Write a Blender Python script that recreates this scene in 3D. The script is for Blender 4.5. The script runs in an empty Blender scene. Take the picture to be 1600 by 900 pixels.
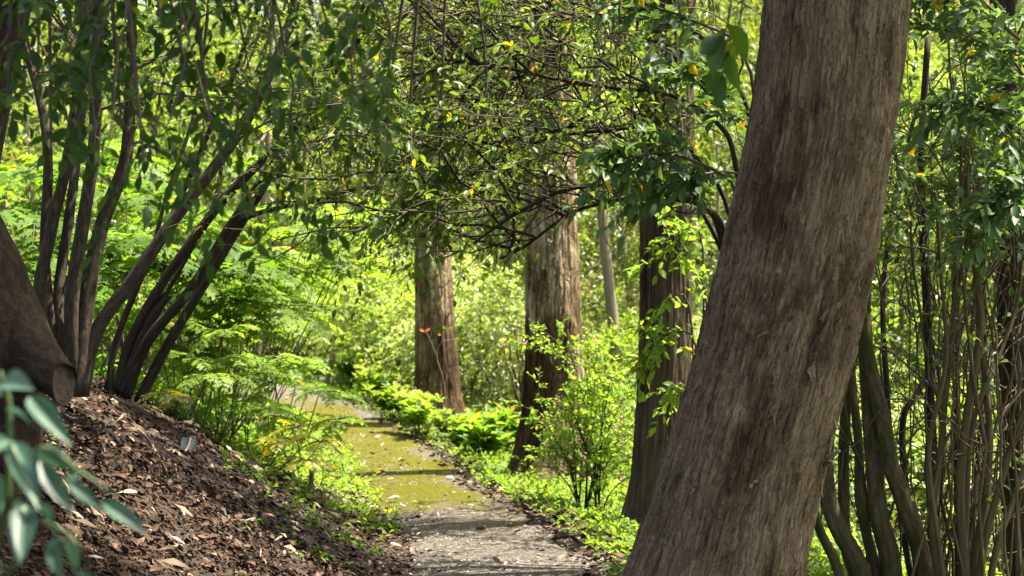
import bpy, math
import numpy as np

rng = np.random.default_rng(11)
C = bpy.context.scene.collection
F = 2222.0                      # focal length in photo pixels (50 mm on 36 mm, 1600 wide)


def at(px, py, d):
    """point at distance d along +Y that the camera (at the origin) sees at a photo pixel"""
    return np.array([(px - 800.0) / F * d, d, (450.0 - py) / F * d])


# ------------------------------------------------------------------ noise
def _hash(ix, iy, iz, seed):
    n = (ix * 374761393 + iy * 668265263 + iz * 1442695041 + seed * 1274126177) & 0xFFFFFFFF
    n = ((n ^ (n >> 13)) * 1274126177) & 0xFFFFFFFF
    n = (n ^ (n >> 16)) & 0xFFFFFFFF
    return n / 4294967295.0


def vnoise(P, seed=0):
    P = np.asarray(P, float)
    i = np.floor(P).astype(np.int64)
    f = P - i
    f = f * f * (3 - 2 * f)
    r = 0
    for dx in (0, 1):
        wx = f[..., 0] if dx else 1 - f[..., 0]
        for dy in (0, 1):
            wy = f[..., 1] if dy else 1 - f[..., 1]
            for dz in (0, 1):
                wz = f[..., 2] if dz else 1 - f[..., 2]
                r = r + wx * wy * wz * _hash(i[..., 0] + dx, i[..., 1] + dy, i[..., 2] + dz, seed)
    return r * 2 - 1


def fbm(P, seed=0, octv=4, gain=0.5):
    P = np.asarray(P, float)
    a, s, r = 1.0, 0.0, 0.0
    for k in range(octv):
        r = r + a * vnoise(P * (2.0 ** k), seed + k * 17)
        s += a
        a *= gain
    return r / s


def nrm(v):
    return v / np.maximum(np.linalg.norm(v, axis=-1, keepdims=True), 1e-9)


def rand_dirs(n):
    return nrm(rng.normal(size=(n, 3)))


# ------------------------------------------------------------------ terrain
_py = np.array([-30, -5, 3, 6, 8.4, 10.7, 14.5, 19.4, 24, 28, 32, 37, 44, 60, 160.])
_px = np.array([-1, -.6, -.35, -.15, .08, -.22, -.95, -1.65, -3.1, -5.6, -8.8, -13.4, -21, -38, -135.])
_pz = np.array([-1.5, -1.55, -1.65, -1.68, -1.74, -1.84, -2.0, -2.18, -2.03, -1.77, -1.5, -1.2, -.8, .3, 6.])
_yy = np.linspace(-30, 160, 3801)
_k = np.exp(-0.5 * (np.arange(-40, 41) / 14.0) ** 2)
_k /= _k.sum()


def _sm(a):
    b = np.interp(_yy, _py, a)
    return np.convolve(np.pad(b, 40, mode='edge'), _k, mode='valid')


_PX, _PZ = _sm(_px), _sm(_pz)
_DX = np.gradient(_PX, _yy)


def path_x(y): return np.interp(y, _yy, _PX)
def path_z(y): return np.interp(y, _yy, _PZ)
def path_s(x, y): return (x - path_x(y)) / np.sqrt(1 + np.interp(y, _yy, _DX) ** 2)


HW = 0.66


def height(x, y, rough=True):
    x, y = np.asarray(x, float), np.asarray(y, float)
    s = path_s(x, y)
    z = path_z(y).copy() if np.ndim(x) else path_z(y)
    t = np.maximum(0, -s - HW)
    k = np.interp(y, [0, 11, 15, 24, 40], [.56, .56, .42, .28, .25])
    tt = np.where(t < 3.0, t, 3.0 + (t - 3.0) * 0.4)
    z = z + k * (tt - 0.22 * (1 - np.exp(-tt / 0.22)))
    t = np.maximum(0, s - HW)
    drop = 0.08 * np.minimum(t, 1.5) + 0.27 * np.maximum(0, t - 1.5)
    drop = 3.2 * (1 - np.exp(-drop / 3.2))
    z = z - drop
    u = np.maximum(0, y - 34)
    z = z + 0.34 * u * u / (u + 8.0) * np.clip(0.55 + 0.02 * (x + 20), 0.5, 1.2)
    if rough:
        P = np.stack([x, y, np.zeros_like(x)], -1)
        off = np.clip((np.abs(s) - HW) / 0.5, 0, 1)
        z = z + off * (0.07 * fbm(P * 0.9, 5) + 0.03 * fbm(P * 3.5, 9)) + 0.02 * fbm(P * 1.3, 3)
    return z


def gz(x, y):
    return float(height(np.array([x]), np.array([y]))[0])


# ------------------------------------------------------------------ mesh plumbing
def link(o, parent=None):
    C.objects.link(o)
    if parent is not None:
        o.parent = parent
    return o


def build_mesh(name, V, faces, mat, attrs=None, smooth=True):
    """faces: list of int arrays (M,k)"""
    me = bpy.data.meshes.new(name)
    V = np.asarray(V, np.float32)
    me.vertices.add(len(V))
    me.vertices.foreach_set('co', V.ravel())
    faces = [np.asarray(f) for f in faces if len(f)]
    loops = np.concatenate([f.ravel() for f in faces]).astype(np.int32)
    sizes = np.concatenate([np.full(len(f), f.shape[1]) for f in faces]).astype(np.int32)
    me.loops.add(len(loops))
    me.loops.foreach_set('vertex_index', loops)
    me.polygons.add(len(sizes))
    starts = np.concatenate([[0], np.cumsum(sizes)[:-1]]).astype(np.int32)
    me.polygons.foreach_set('loop_start', starts)
    me.polygons.foreach_set('use_smooth', np.full(len(sizes), smooth, dtype=bool))
    me.update(calc_edges=True)
    for k, a in (attrs or {}).items():
        a = np.asarray(a, np.float32)
        if a.ndim == 1:
            at_ = me.attributes.new(k, 'FLOAT', 'POINT')
            at_.data.foreach_set('value', a)
        else:
            at_ = me.attributes.new(k, 'FLOAT_VECTOR', 'POINT')
            at_.data.foreach_set('vector', a.ravel())
    me.validate()
    if mat:
        me.materials.append(mat)
    return me


def obj(name, geo, mat, parent=None, loc=(0, 0, 0), smooth=True):
    V, faces, attrs = geo if len(geo) == 3 else (geo[0], geo[1], None)
    base = np.array(parent['_base']) if parent is not None and '_base' in parent else np.array(loc, float)
    me = build_mesh(name, V - base, faces, mat, attrs, smooth)
    o = bpy.data.objects.new(name, me)
    if parent is None:
        o.location = loc
    return link(o, parent)


def merge(*geos):
    Vs, Fs, As, off = [], [], {}, 0
    keys = set()
    for g in geos:
        if len(g) == 3 and g[2]:
            keys |= set(g[2])
    for g in geos:
        V, f = g[0], g[1]
        a = g[2] if len(g) == 3 and g[2] else {}
        Vs.append(V)
        Fs += [np.asarray(q) + off for q in f if len(q)]
        for k in keys:
            As.setdefault(k, []).append(a[k] if k in a else np.zeros((len(V), 3)))
        off += len(V)
    return np.concatenate(Vs), Fs, {k: np.concatenate(v) for k, v in As.items()}


def tag(o, label, cat=None, group=None, kind=None):
    o['label'] = label
    if cat: o['category'] = cat
    if group: o['group'] = group
    if kind: o['kind'] = kind
    return o


_things = []


def thing(name, label, cat, loc, group=None):
    o = bpy.data.objects.new(name, None)
    o.empty_display_size = 0.2
    o.location = [float(v) for v in loc]
    o['_base'] = [float(v) for v in loc]
    link(o)
    _things.append(o)
    return tag(o, label, cat, group)


def dup(root, loc, rz, scale, label, group=None):
    r = root.copy()
    C.objects.link(r)
    r.location = [float(v) for v in loc]
    r.rotation_euler = (0, 0, rz)
    r.scale = scale if hasattr(scale, '__len__') else (scale,) * 3
    r['label'] = label
    if group: r['group'] = group
    for ch in list(root.children):
        c = ch.copy()
        C.objects.link(c)
        c.parent = r
        for g in ch.children:
            d = g.copy()
            C.objects.link(d)
            d.parent = c
    return r


# ------------------------------------------------------------------ tubes, leaves
def smooth_path(P, n):
    P = np.asarray(P, float)
    if len(P) == 2:
        t = np.linspace(0, 1, n)[:, None]
        return P[:1] * (1 - t) + P[1:] * t
    Q = np.vstack([2 * P[0] - P[1], P, 2 * P[-1] - P[-2]])
    u = np.linspace(0, len(P) - 1 - 1e-6, n)
    i = u.astype(int)
    t = (u - i)[:, None]
    a, b, c, d = Q[i], Q[i + 1], Q[i + 2], Q[i + 3]
    return 0.5 * (2 * b + (c - a) * t + (2 * a - 5 * b + 4 * c - d) * t ** 2 + (3 * b - a - 3 * c + d) * t ** 3)


def tubes(P, R, nseg=6, wob=0.0, seed=0, cap=False):
    """P (S,K,3) centre lines, R (S,K) radii"""
    P = np.asarray(P, float)
    R = np.asarray(R, float)
    if P.ndim == 2:
        P, R = P[None], R[None]
    S, K, _ = P.shape
    T = nrm(np.gradient(P, axis=1))
    mean = nrm(P[:, -1] - P[:, 0])
    ref = np.where(np.abs(mean[:, 2:3]) > 0.8, np.array([[0., 1, 0]]), np.array([[0., 0, 1]]))
    ref = np.repeat(ref[:, None, :], K, 1)
    N = nrm(np.cross(ref, T))
    B = np.cross(T, N)
    th = np.linspace(0, 2 * np.pi, nseg, endpoint=False)
    c, s = np.cos(th), np.sin(th)
    L = np.concatenate([np.zeros((S, 1)), np.cumsum(np.linalg.norm(np.diff(P, axis=1), axis=2), 1)], 1)
    rr = np.repeat(R[:, :, None], nseg, 2)
    rest = np.stack([rr * c, rr * s, np.repeat(L[:, :, None], nseg, 2) + np.arange(S)[:, None, None] * 3.7], -1)
    if wob:
        q = np.stack([c[None, None] * 1.3 + 0 * rr, s[None, None] * 1.3 + 0 * rr, L[:, :, None] * 5 + 0 * rr], -1) + np.arange(S)[:, None, None, None] * 9.1 + seed
        rr = rr * (1 + wob * fbm(q, seed, 3))
    V = P[:, :, None] + N[:, :, None] * (rr * c)[..., None] + B[:, :, None] * (rr * s)[..., None]
    idx = np.arange(S * K * nseg).reshape(S, K, nseg)
    a, b = idx[:, :-1], idx[:, 1:]
    f = np.stack([a, np.roll(a, -1, 2), np.roll(b, -1, 2), b], -1).reshape(-1, 4)
    faces = [f]
    if cap:
        faces += [idx[:, -1].reshape(S, nseg), idx[:, 0, ::-1].reshape(S, nseg)]
    return V.reshape(-1, 3), faces, {'rest': rest.reshape(-1, 3)}


def tube(P, r, n=24, nseg=8, wob=0.08, seed=0, cap=True):
    P = smooth_path(P, n)
    r = np.interp(np.linspace(0, 1, n), np.linspace(0, 1, len(r)), r)
    return tubes(P, r, nseg, wob, seed, cap)


def leaf_t(kind):
    if kind == 'kite':
        V = [(0, 0, 0), (-.5, .45, .10), (0, 1, -.08), (.5, .45, .10)]
        Fc = [[(0, 2, 1), (0, 3, 2)]]
    elif kind == 'oval':
        V = [(0, 0, 0), (0, .33, .0), (0, .7, -.03), (0, 1, -.12), (-.38, .26, .09), (-.42, .62, .07), (.38, .26, .09), (.42, .62, .07)]
        Fc = [[(0, 1, 4), (2, 3, 5), (0, 6, 1), (2, 7, 3)], [(1, 2, 5, 4), (1, 6, 7, 2)]]
    elif kind == 'fine':   # a large smooth leaf with midrib fold
        n = 9
        t = np.linspace(0, 1, n)
        w = 0.5 * np.sin(np.pi * t ** 0.8) ** 0.85
        w[0] = w[-1] = 0.02
        dz = -0.22 * t ** 2
        V = [(0, a, c) for a, c in zip(t, dz)]
        V += [(-b * .55, a, c + .07 * b) for a, b, c in zip(t, w, dz)] + [(-b, a, c + .2 * b) for a, b, c in zip(t, w, dz)]
        V += [(b * .55, a, c + .07 * b) for a, b, c in zip(t, w, dz)] + [(b, a, c + .2 * b) for a, b, c in zip(t, w, dz)]
        q = []
        for i in range(n - 1):
            for o1, o2 in ((0, n), (n, 2 * n)):
                q.append((o1 + i, o1 + i + 1, o2 + i + 1, o2 + i))
            for o1, o2 in ((0, 3 * n), (3 * n, 4 * n)):
                q.append((o1 + i + 1, o1 + i, o2 + i, o2 + i + 1))
        Fc = [q]
    elif kind == 'lobed':   # deeply toothed leaflet
        V = [(0, 0, 0), (0, .3, .02), (0, .55, .02), (0, .78, 0), (0, 1.0, -.06)]
        Fc = [[]]
        for sg in (-1, 1):
            b_ = len(V)
            V += [(sg * .42, .34, .03), (sg * .14, .36, .04), (sg * .50, .62, .0), (sg * .12, .62, .04), (sg * .36, .86, -.02), (sg * .08, .84, .02)]
            t3 = [(0, 1, b_), (1, b_ + 1, b_), (1, 2, b_ + 1), (2, b_ + 2, b_ + 1), (2, b_ + 3, b_ + 2), (2, 3, b_ + 3), (3, b_ + 4, b_ + 3), (3, b_ + 5, b_ + 4), (3, 4, b_ + 5)]
            Fc[0] += [t_ if sg > 0 else t_[::-1] for t_ in t3]
    elif kind == 'curl':   # dead curled leaf
        V = [(0, 0, .02), (0, .5, .0), (0, 1, .16), (-.5, .3, .22), (-.42, .75, .30), (.5, .3, .16), (.40, .75, .26)]
        Fc = [[(1, 2, 4), (1, 6, 2), (0, 1, 3), (0, 5, 1)], [(1, 4, 3, 3)][:0], [(1, 4, 3)], [(1, 5, 6)]]
    elif kind == 'chip':   # bark chip / strip
        V = [(-.5, 0, 0), (.5, .05, .05), (.4, 1, .0), (-.35, .9, .06), (0, .5, .16)]
        Fc = [[(0, 1, 4), (1, 2, 4), (2, 3, 4), (3, 0, 4)]]
    return np.array(V, float), [np.array(f, int) for f in Fc if len(f)]


def leaves(kind, pos, d, up, length, width):
    V, Fc = leaf_t(kind)
    n = len(pos)
    Y = nrm(d)
    X = nrm(np.cross(Y, up))
    Z = np.cross(X, Y)
    length = np.broadcast_to(length, (n,))
    width = np.broadcast_to(width, (n,))
    W = (pos[:, None] + X[:, None] * (V[None, :, :1] * width[:, None, None])
         + Y[:, None] * (V[None, :, 1:2] * length[:, None, None])
         + Z[:, None] * (V[None, :, 2:3] * length[:, None, None]))
    off = (np.arange(n) * len(V))[:, None, None]
    faces = [(f[None] + off).reshape(-1, f.shape[1]) for f in Fc]
    return W.reshape(-1, 3), faces


def sprays(pos, d, L, nl, lsize, kind='oval', wr=0.45, droop=0.15, twig_r=0.002, flat=0.5, jitter=0.5, tip=True, twigs=True):
    """leafy twigs: returns (leaf geometry, twig geometry)"""
    S = len(pos)
    d = nrm(d)
    L = np.broadcast_to(L, (S,))
    K = 5
    t = np.linspace(0, 1, K)
    side0 = nrm(np.cross(d, np.array([0, 0, 1.0]) + 0.15 * rng.normal(size=(S, 3))))
    bend = side0 * rng.normal(0, .15, (S, 1)) + np.array([0, 0, -1.0]) * droop * rng.uniform(.4, 1.6, (S, 1))

    def along(tt):   # tt (S,n)
        return pos[:, None] + d[:, None] * (L[:, None] * tt)[..., None] + bend[:, None] * (L[:, None] * tt ** 2)[..., None]
    tw = None
    if twigs:
        Pt = along(np.repeat(t[None], S, 0))
        Rt = np.repeat((twig_r * (1.15 - t))[None], S, 0)
        tw = tubes(Pt, Rt, 3)
    ti = np.linspace(0.18, 1.0, nl)[None] + rng.uniform(-.06, .06, (S, nl))
    p = along(ti).reshape(-1, 3)
    dd = np.repeat(d, nl, 0) + 2 * np.repeat(bend, nl, 0) * ti.reshape(-1, 1)
    sgn = np.tile(np.where(np.arange(nl) % 2, 1.0, -1.0), S)[:, None]
    az = rng.normal(0, .7, (S * nl, 1))
    sd = np.repeat(side0, nl, 0)
    upv = nrm(np.cross(sd, nrm(dd)))
    upv *= np.sign(upv[:, 2:3] + 1e-6)
    side = sd * np.cos(az) + upv * np.sin(az)
    ld = nrm(dd * 0.75 + side * sgn * 0.9 + jitter * rng.normal(size=(S * nl, 3)) * .6)
    if tip:
        m = (np.arange(S * nl) % nl) == nl - 1
        ld[m] = nrm(dd[m] + .3 * rng.normal(size=(m.sum(), 3)))
    ld[:, 2] -= 0.15
    up = nrm(np.array([0, 0, 1.0]) * flat + upv * .3 + rng.normal(size=(S * nl, 3)) * jitter)
    ls = lsize * rng.uniform(.6, 1.25, S * nl)
    lg = leaves(kind, p, ld, up, ls, ls * wr * rng.uniform(.8, 1.2, S * nl))
    return lg, tw


def arcs(P0, D, L, droop, K=9, wander=0.06):
    """curved branch centre lines from start points"""
    S = len(P0)
    t = np.linspace(0, 1, K)
    D = nrm(D)
    L = np.broadcast_to(L, (S,))
    droop = np.broadcast_to(droop, (S,))
    P = P0[:, None] + D[:, None] * (L[:, None] * t)[..., None]
    P = P + np.array([0, 0, -1.0]) * (droop[:, None] * L[:, None] * t ** 2)[..., None]
    w = np.cumsum(rng.normal(0, 1, (S, K, 3)), 1)
    w -= w[:, :1]
    return P + w * (wander * L[:, None, None] / K ** .5 / 2)


def on_lines(P, n, lo=0.2, hi=1.0):
    """random points and tangents on a set of polylines (S,K,3)"""
    S, K, _ = P.shape
    s = rng.integers(0, S, n)
    u = rng.uniform(lo, hi, n) * (K - 1.001)
    i = u.astype(int)
    f = (u - i)[:, None]
    a, b = P[s, i], P[s, i + 1]
    return a * (1 - f) + b * f, nrm(b - a)


# ------------------------------------------------------------------ materials
def newmat(name):
    m = bpy.data.materials.new(name)
    m.use_nodes = True
    nt = m.node_tree
    nt.nodes.clear()
    out = nt.nodes.new('ShaderNodeOutputMaterial')
    return m, nt, out


def N(nt, t, **kw):
    n = nt.nodes.new(t)
    for k, v in kw.items():
        if k in n.inputs:
            n.inputs[k].default_value = v
        else:
            setattr(n, k, v)
    return n


def ramp(nt, stops, interp='LINEAR'):
    r = nt.nodes.new('ShaderNodeValToRGB')
    r.color_ramp.interpolation = interp
    e = r.color_ramp.elements
    while len(e) > 1:
        e.remove(e[-1])
    e[0].position, e[0].color = stops[0][0], (*stops[0][1], 1)
    for p, c in stops[1:]:
        k = e.new(p)
        k.color = (*c, 1)
    return r


def leaf_mat(name, c1, c2, yel=0.012, rough=0.42, trans=0.42, tint=(1.25, 1.15, .45), spec=0.5, ycol=(.42, .30, .02)):
    m, nt, out = newmat(name)
    g = N(nt, 'ShaderNodeNewGeometry')
    cm = tuple((a + b) / 2 for a, b in zip(c1, c2))
    r = ramp(nt, [(0, c1), (0.5, cm), (1 - yel - .004, c2), (1 - yel, ycol), (1, ycol)])
    nt.links.new(g.outputs['Random Per Island'], r.inputs['Fac'])
    oi = N(nt, 'ShaderNodeObjectInfo')
    mr = N(nt, 'ShaderNodeMapRange')
    mr.inputs['To Min'].default_value = .8
    mr.inputs['To Max'].default_value = 1.2
    nt.links.new(oi.outputs['Random'], mr.inputs['Value'])
    hs = N(nt, 'ShaderNodeHueSaturation')
    nt.links.new(mr.outputs['Result'], hs.inputs['Value'])
    nt.links.new(r.outputs['Color'], hs.inputs['Color'])
    p = N(nt, 'ShaderNodeBsdfPrincipled', Roughness=rough)
    p.inputs['Specular IOR Level'].default_value = spec
    nt.links.new(hs.outputs['Color'], p.inputs['Base Color'])
    mx = N(nt, 'ShaderNodeMix', data_type='RGBA', blend_type='MULTIPLY')
    mx.inputs[0].default_value = 1
    nt.links.new(hs.outputs['Color'], mx.inputs[6])
    mx.inputs[7].default_value = (*[v * 1.35 for v in tint], 1)
    tr = N(nt, 'ShaderNodeBsdfTranslucent')
    nt.links.new(mx.outputs[2], tr.inputs['Color'])
    ms = N(nt, 'ShaderNodeMixShader')
    ms.inputs[0].default_value = trans
    nt.links.new(p.outputs[0], ms.inputs[1])
    nt.links.new(tr.outputs[0], ms.inputs[2])
    nt.links.new(ms.outputs[0], out.inputs['Surface'])
    return m


def bark_mat(name, cols, scale=(38, 38, 3.2), bump=0.6, dist=0.02, moss=0.0, patch=None, patch_scale=2.0, rough=.9):
    """fibrous bark in straight-trunk coordinates ('rest')"""
    m, nt, out = newmat(name)
    a = N(nt, 'ShaderNodeAttribute', attribute_name='rest')
    mp = N(nt, 'ShaderNodeMapping')
    mp.inputs['Scale'].default_value = scale
    nt.links.new(a.outputs['Vector'], mp.inputs['Vector'])
    n1 = N(nt, 'ShaderNodeTexNoise', Scale=1.0, Detail=8.0, Roughness=.65, Distortion=.6)
    nt.links.new(mp.outputs[0], n1.inputs['Vector'])
    r = ramp(nt, cols)
    nt.links.new(n1.outputs['Fac'], r.inputs['Fac'])
    col = r.outputs['Color']
    n2 = N(nt, 'ShaderNodeTexNoise', Scale=patch_scale, Detail=5.0, Roughness=.6)
    mp2 = N(nt, 'ShaderNodeMapping')
    mp2.inputs['Scale'].default_value = (2.2, 2.2, .7)
    nt.links.new(a.outputs['Vector'], mp2.inputs['Vector'])
    nt.links.new(mp2.outputs[0], n2.inputs['Vector'])
    if patch:
        r2 = ramp(nt, [(.40, (0, 0, 0)), (.62, (1, 1, 1))])
        nt.links.new(n2.outputs['Fac'], r2.inputs['Fac'])
        mx = N(nt, 'ShaderNodeMix', data_type='RGBA', blend_type='MULTIPLY')
        nt.links.new(r2.outputs['Color'], mx.inputs[0])
        nt.links.new(col, mx.inputs[6])
        mx.inputs[7].default_value = (*patch, 1)
        col = mx.outputs[2]
    if moss:
        n3 = N(nt, 'ShaderNodeTexNoise', Scale=4.0, Detail=5.0, Roughness=.65)
        mp3 = N(nt, 'ShaderNodeMapping')
        mp3.inputs['Scale'].default_value = (3, 3, .6)
        nt.links.new(a.outputs['Vector'], mp3.inputs['Vector'])
        nt.links.new(mp3.outputs[0], n3.inputs['Vector'])
        r3 = ramp(nt, [(.62 - .25 * moss, (0, 0, 0)), (.72 - .2 * moss, (1, 1, 1))])
        nt.links.new(n3.outputs['Fac'], r3.inputs['Fac'])
        mx = N(nt, 'ShaderNodeMix', data_type='RGBA')
        nt.links.new(r3.outputs['Color'], mx.inputs[0])
        nt.links.new(col, mx.inputs[6])
        mx.inputs[7].default_value = (.036, .052, .008, 1)
        col = mx.outputs[2]
    p = N(nt, 'ShaderNodeBsdfPrincipled', Roughness=rough)
    p.inputs['Specular IOR Level'].default_value = .2
    nt.links.new(col, p.inputs['Base Color'])
    b = N(nt, 'ShaderNodeBump', Strength=bump, Distance=dist)
    nt.links.new(n1.outputs['Fac'], b.inputs['Height'])
    nt.links.new(b.outputs[0], p.inputs['Normal'])
    nt.links.new(p.outputs[0], out.inputs['Surface'])
    return m


def flake_mat(name, cols, scale=(26, 26, 4.5), bump=.8, dist=.015, patch=(.5, .45, .4), vw=.18, edge=.55):
    """peeling bark: long overlapping flakes of differing tone with shade painted into the gaps, in straight-trunk coordinates"""
    m, nt, out = newmat(name)
    a = N(nt, 'ShaderNodeAttribute', attribute_name='rest')
    nz = N(nt, 'ShaderNodeTexNoise', Scale=9.0, Detail=4.0, Roughness=.6)
    nt.links.new(a.outputs['Vector'], nz.inputs['Vector'])
    sub = N(nt, 'ShaderNodeVectorMath', operation='SUBTRACT')
    sub.inputs[1].default_value = (.5, .5, .5)
    nt.links.new(nz.outputs['Color'], sub.inputs[0])
    sc_ = N(nt, 'ShaderNodeVectorMath', operation='MULTIPLY')
    sc_.inputs[1].default_value = (.07, .07, .22)
    nt.links.new(sub.outputs[0], sc_.inputs[0])
    add = N(nt, 'ShaderNodeVectorMath', operation='ADD')
    nt.links.new(a.outputs['Vector'], add.inputs[0])
    nt.links.new(sc_.outputs[0], add.inputs[1])

    def mapped(s_):
        mp = N(nt, 'ShaderNodeMapping')
        mp.inputs['Scale'].default_value = s_
        nt.links.new(add.outputs[0], mp.inputs['Vector'])
        return mp.outputs[0]
    v1 = N(nt, 'ShaderNodeTexVoronoi', Scale=1.0)
    nt.links.new(mapped(scale), v1.inputs['Vector'])
    e1 = N(nt, 'ShaderNodeTexVoronoi', Scale=1.0, feature='DISTANCE_TO_EDGE')
    nt.links.new(mapped(scale), e1.inputs['Vector'])
    n2 = N(nt, 'ShaderNodeTexNoise', Scale=1.0, Detail=8.0, Roughness=.7)
    nt.links.new(mapped((scale[0] * 2.2, scale[1] * 2.2, scale[2] * 2.0)), n2.inputs['Vector'])
    n3 = N(nt, 'ShaderNodeTexNoise', Scale=1.0, Detail=5.0, Roughness=.6)
    nt.links.new(mapped((6.5, 6.5, 1.9)), n3.inputs['Vector'])
    sx = N(nt, 'ShaderNodeSeparateColor')
    nt.links.new(v1.outputs['Color'], sx.inputs[0])
    m1 = N(nt, 'ShaderNodeMath', operation='MULTIPLY')
    m1.inputs[1].default_value = vw
    nt.links.new(sx.outputs[0], m1.inputs[0])
    m2 = N(nt, 'ShaderNodeMath', operation='MULTIPLY_ADD')
    m2.inputs[1].default_value = 1.0 - vw
    nt.links.new(n2.outputs['Fac'], m2.inputs[0])
    nt.links.new(m1.outputs[0], m2.inputs[2])
    r = ramp(nt, cols)
    nt.links.new(m2.outputs[0], r.inputs['Fac'])
    re = ramp(nt, [(0, (edge, edge * .92, edge * .85)), (.08, (1, 1, 1))])  # shade between flakes, put into the colour
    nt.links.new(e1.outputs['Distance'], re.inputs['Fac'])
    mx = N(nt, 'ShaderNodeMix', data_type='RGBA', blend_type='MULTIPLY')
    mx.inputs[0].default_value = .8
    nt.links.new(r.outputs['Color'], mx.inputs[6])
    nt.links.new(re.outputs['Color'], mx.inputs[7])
    rp = ramp(nt, [(.38, patch), (.56, (1, 1, 1))])
    nt.links.new(n3.outputs['Fac'], rp.inputs['Fac'])
    mx2 = N(nt, 'ShaderNodeMix', data_type='RGBA', blend_type='MULTIPLY')
    mx2.inputs[0].default_value = 1
    nt.links.new(mx.outputs[2], mx2.inputs[6])
    nt.links.new(rp.outputs['Color'], mx2.inputs[7])
    sa = N(nt, 'ShaderNodeAttribute', attribute_name='stain_shade')
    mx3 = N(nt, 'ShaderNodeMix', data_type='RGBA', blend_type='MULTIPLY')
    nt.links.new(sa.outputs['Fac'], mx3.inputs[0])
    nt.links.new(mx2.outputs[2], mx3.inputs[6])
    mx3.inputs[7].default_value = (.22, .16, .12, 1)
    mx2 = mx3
    p = N(nt, 'ShaderNodeBsdfPrincipled', Roughness=.9)
    p.inputs['Specular IOR Level'].default_value = .2
    nt.links.new(mx2.outputs[2], p.inputs['Base Color'])
    b0 = N(nt, 'ShaderNodeBump', Strength=bump, Distance=dist)
    nt.links.new(m2.outputs[0], b0.inputs['Height'])
    b1 = N(nt, 'ShaderNodeBump', Strength=bump, Distance=dist * 1.5)
    nt.links.new(re.outputs['Color'], b1.inputs['Height'])
    nt.links.new(b0.outputs[0], b1.inputs['Normal'])
    nt.links.new(b1.outputs[0], p.inputs['Normal'])
    nt.links.new(p.outputs[0], out.inputs['Surface'])
    return m


def plain_mat(name, col, rough=.7, var=.25, scale=30, spec=.3):
    m, nt, out = newmat(name)
    tc = N(nt, 'ShaderNodeTexCoord')
    n1 = N(nt, 'ShaderNodeTexNoise', Scale=float(scale), Detail=5.0)
    nt.links.new(tc.outputs['Object'], n1.inputs['Vector'])
    r = ramp(nt, [(.3, tuple(c * (1 - var) for c in col)), (.7, tuple(c * (1 + var) for c in col))])
    nt.links.new(n1.outputs['Fac'], r.inputs['Fac'])
    p = N(nt, 'ShaderNodeBsdfPrincipled', Roughness=rough)
    p.inputs['Specular IOR Level'].default_value = spec
    nt.links.new(r.outputs['Color'], p.inputs['Base Color'])
    nt.links.new(p.outputs[0], out.inputs['Surface'])
    return m


def island_mat(name, stops, rough=.8, trans=0.0):
    m, nt, out = newmat(name)
    g = N(nt, 'ShaderNodeNewGeometry')
    r = ramp(nt, stops)
    nt.links.new(g.outputs['Random Per Island'], r.inputs['Fac'])
    p = N(nt, 'ShaderNodeBsdfPrincipled', Roughness=rough)
    p.inputs['Specular IOR Level'].default_value = .25
    nt.links.new(r.outputs['Color'], p.inputs['Base Color'])
    nt.links.new(p.outputs[0], out.inputs['Surface'])
    return m


M = {}
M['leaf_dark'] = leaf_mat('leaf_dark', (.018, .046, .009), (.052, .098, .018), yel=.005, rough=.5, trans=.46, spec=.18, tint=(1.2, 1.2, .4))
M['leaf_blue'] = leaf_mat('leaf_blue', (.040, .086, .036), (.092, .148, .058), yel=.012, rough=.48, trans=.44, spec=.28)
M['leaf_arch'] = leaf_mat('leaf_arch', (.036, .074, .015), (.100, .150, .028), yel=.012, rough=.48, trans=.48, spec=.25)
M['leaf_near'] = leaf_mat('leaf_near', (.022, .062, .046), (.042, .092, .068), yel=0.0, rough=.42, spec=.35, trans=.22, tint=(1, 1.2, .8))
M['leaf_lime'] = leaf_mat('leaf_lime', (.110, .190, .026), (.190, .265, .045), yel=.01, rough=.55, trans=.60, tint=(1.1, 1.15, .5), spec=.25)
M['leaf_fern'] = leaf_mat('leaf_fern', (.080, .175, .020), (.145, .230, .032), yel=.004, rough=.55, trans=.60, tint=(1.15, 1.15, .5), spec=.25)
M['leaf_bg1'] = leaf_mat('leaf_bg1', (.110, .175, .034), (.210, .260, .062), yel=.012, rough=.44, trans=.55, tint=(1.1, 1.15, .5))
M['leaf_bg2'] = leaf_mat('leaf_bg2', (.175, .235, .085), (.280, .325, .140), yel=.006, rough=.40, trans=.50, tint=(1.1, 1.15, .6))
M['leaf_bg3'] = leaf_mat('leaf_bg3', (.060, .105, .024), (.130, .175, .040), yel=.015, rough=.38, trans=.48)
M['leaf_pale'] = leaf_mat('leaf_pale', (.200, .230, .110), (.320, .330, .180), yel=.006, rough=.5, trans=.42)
M['leaf_yellow'] = leaf_mat('leaf_yellow', (.200, .220, .020), (.300, .270, .025), yel=.03, rough=.5, trans=.45)
M['blossom'] = leaf_mat('blossom', (.45, .20, .24), (.60, .36, .38), yel=0, rough=.6, trans=.4, tint=(1, .8, .8))
M['orange'] = leaf_mat('orange', (.55, .16, .02), (.6, .2, .03), yel=0, rough=.5, trans=.4, tint=(1, .7, .3))



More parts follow.
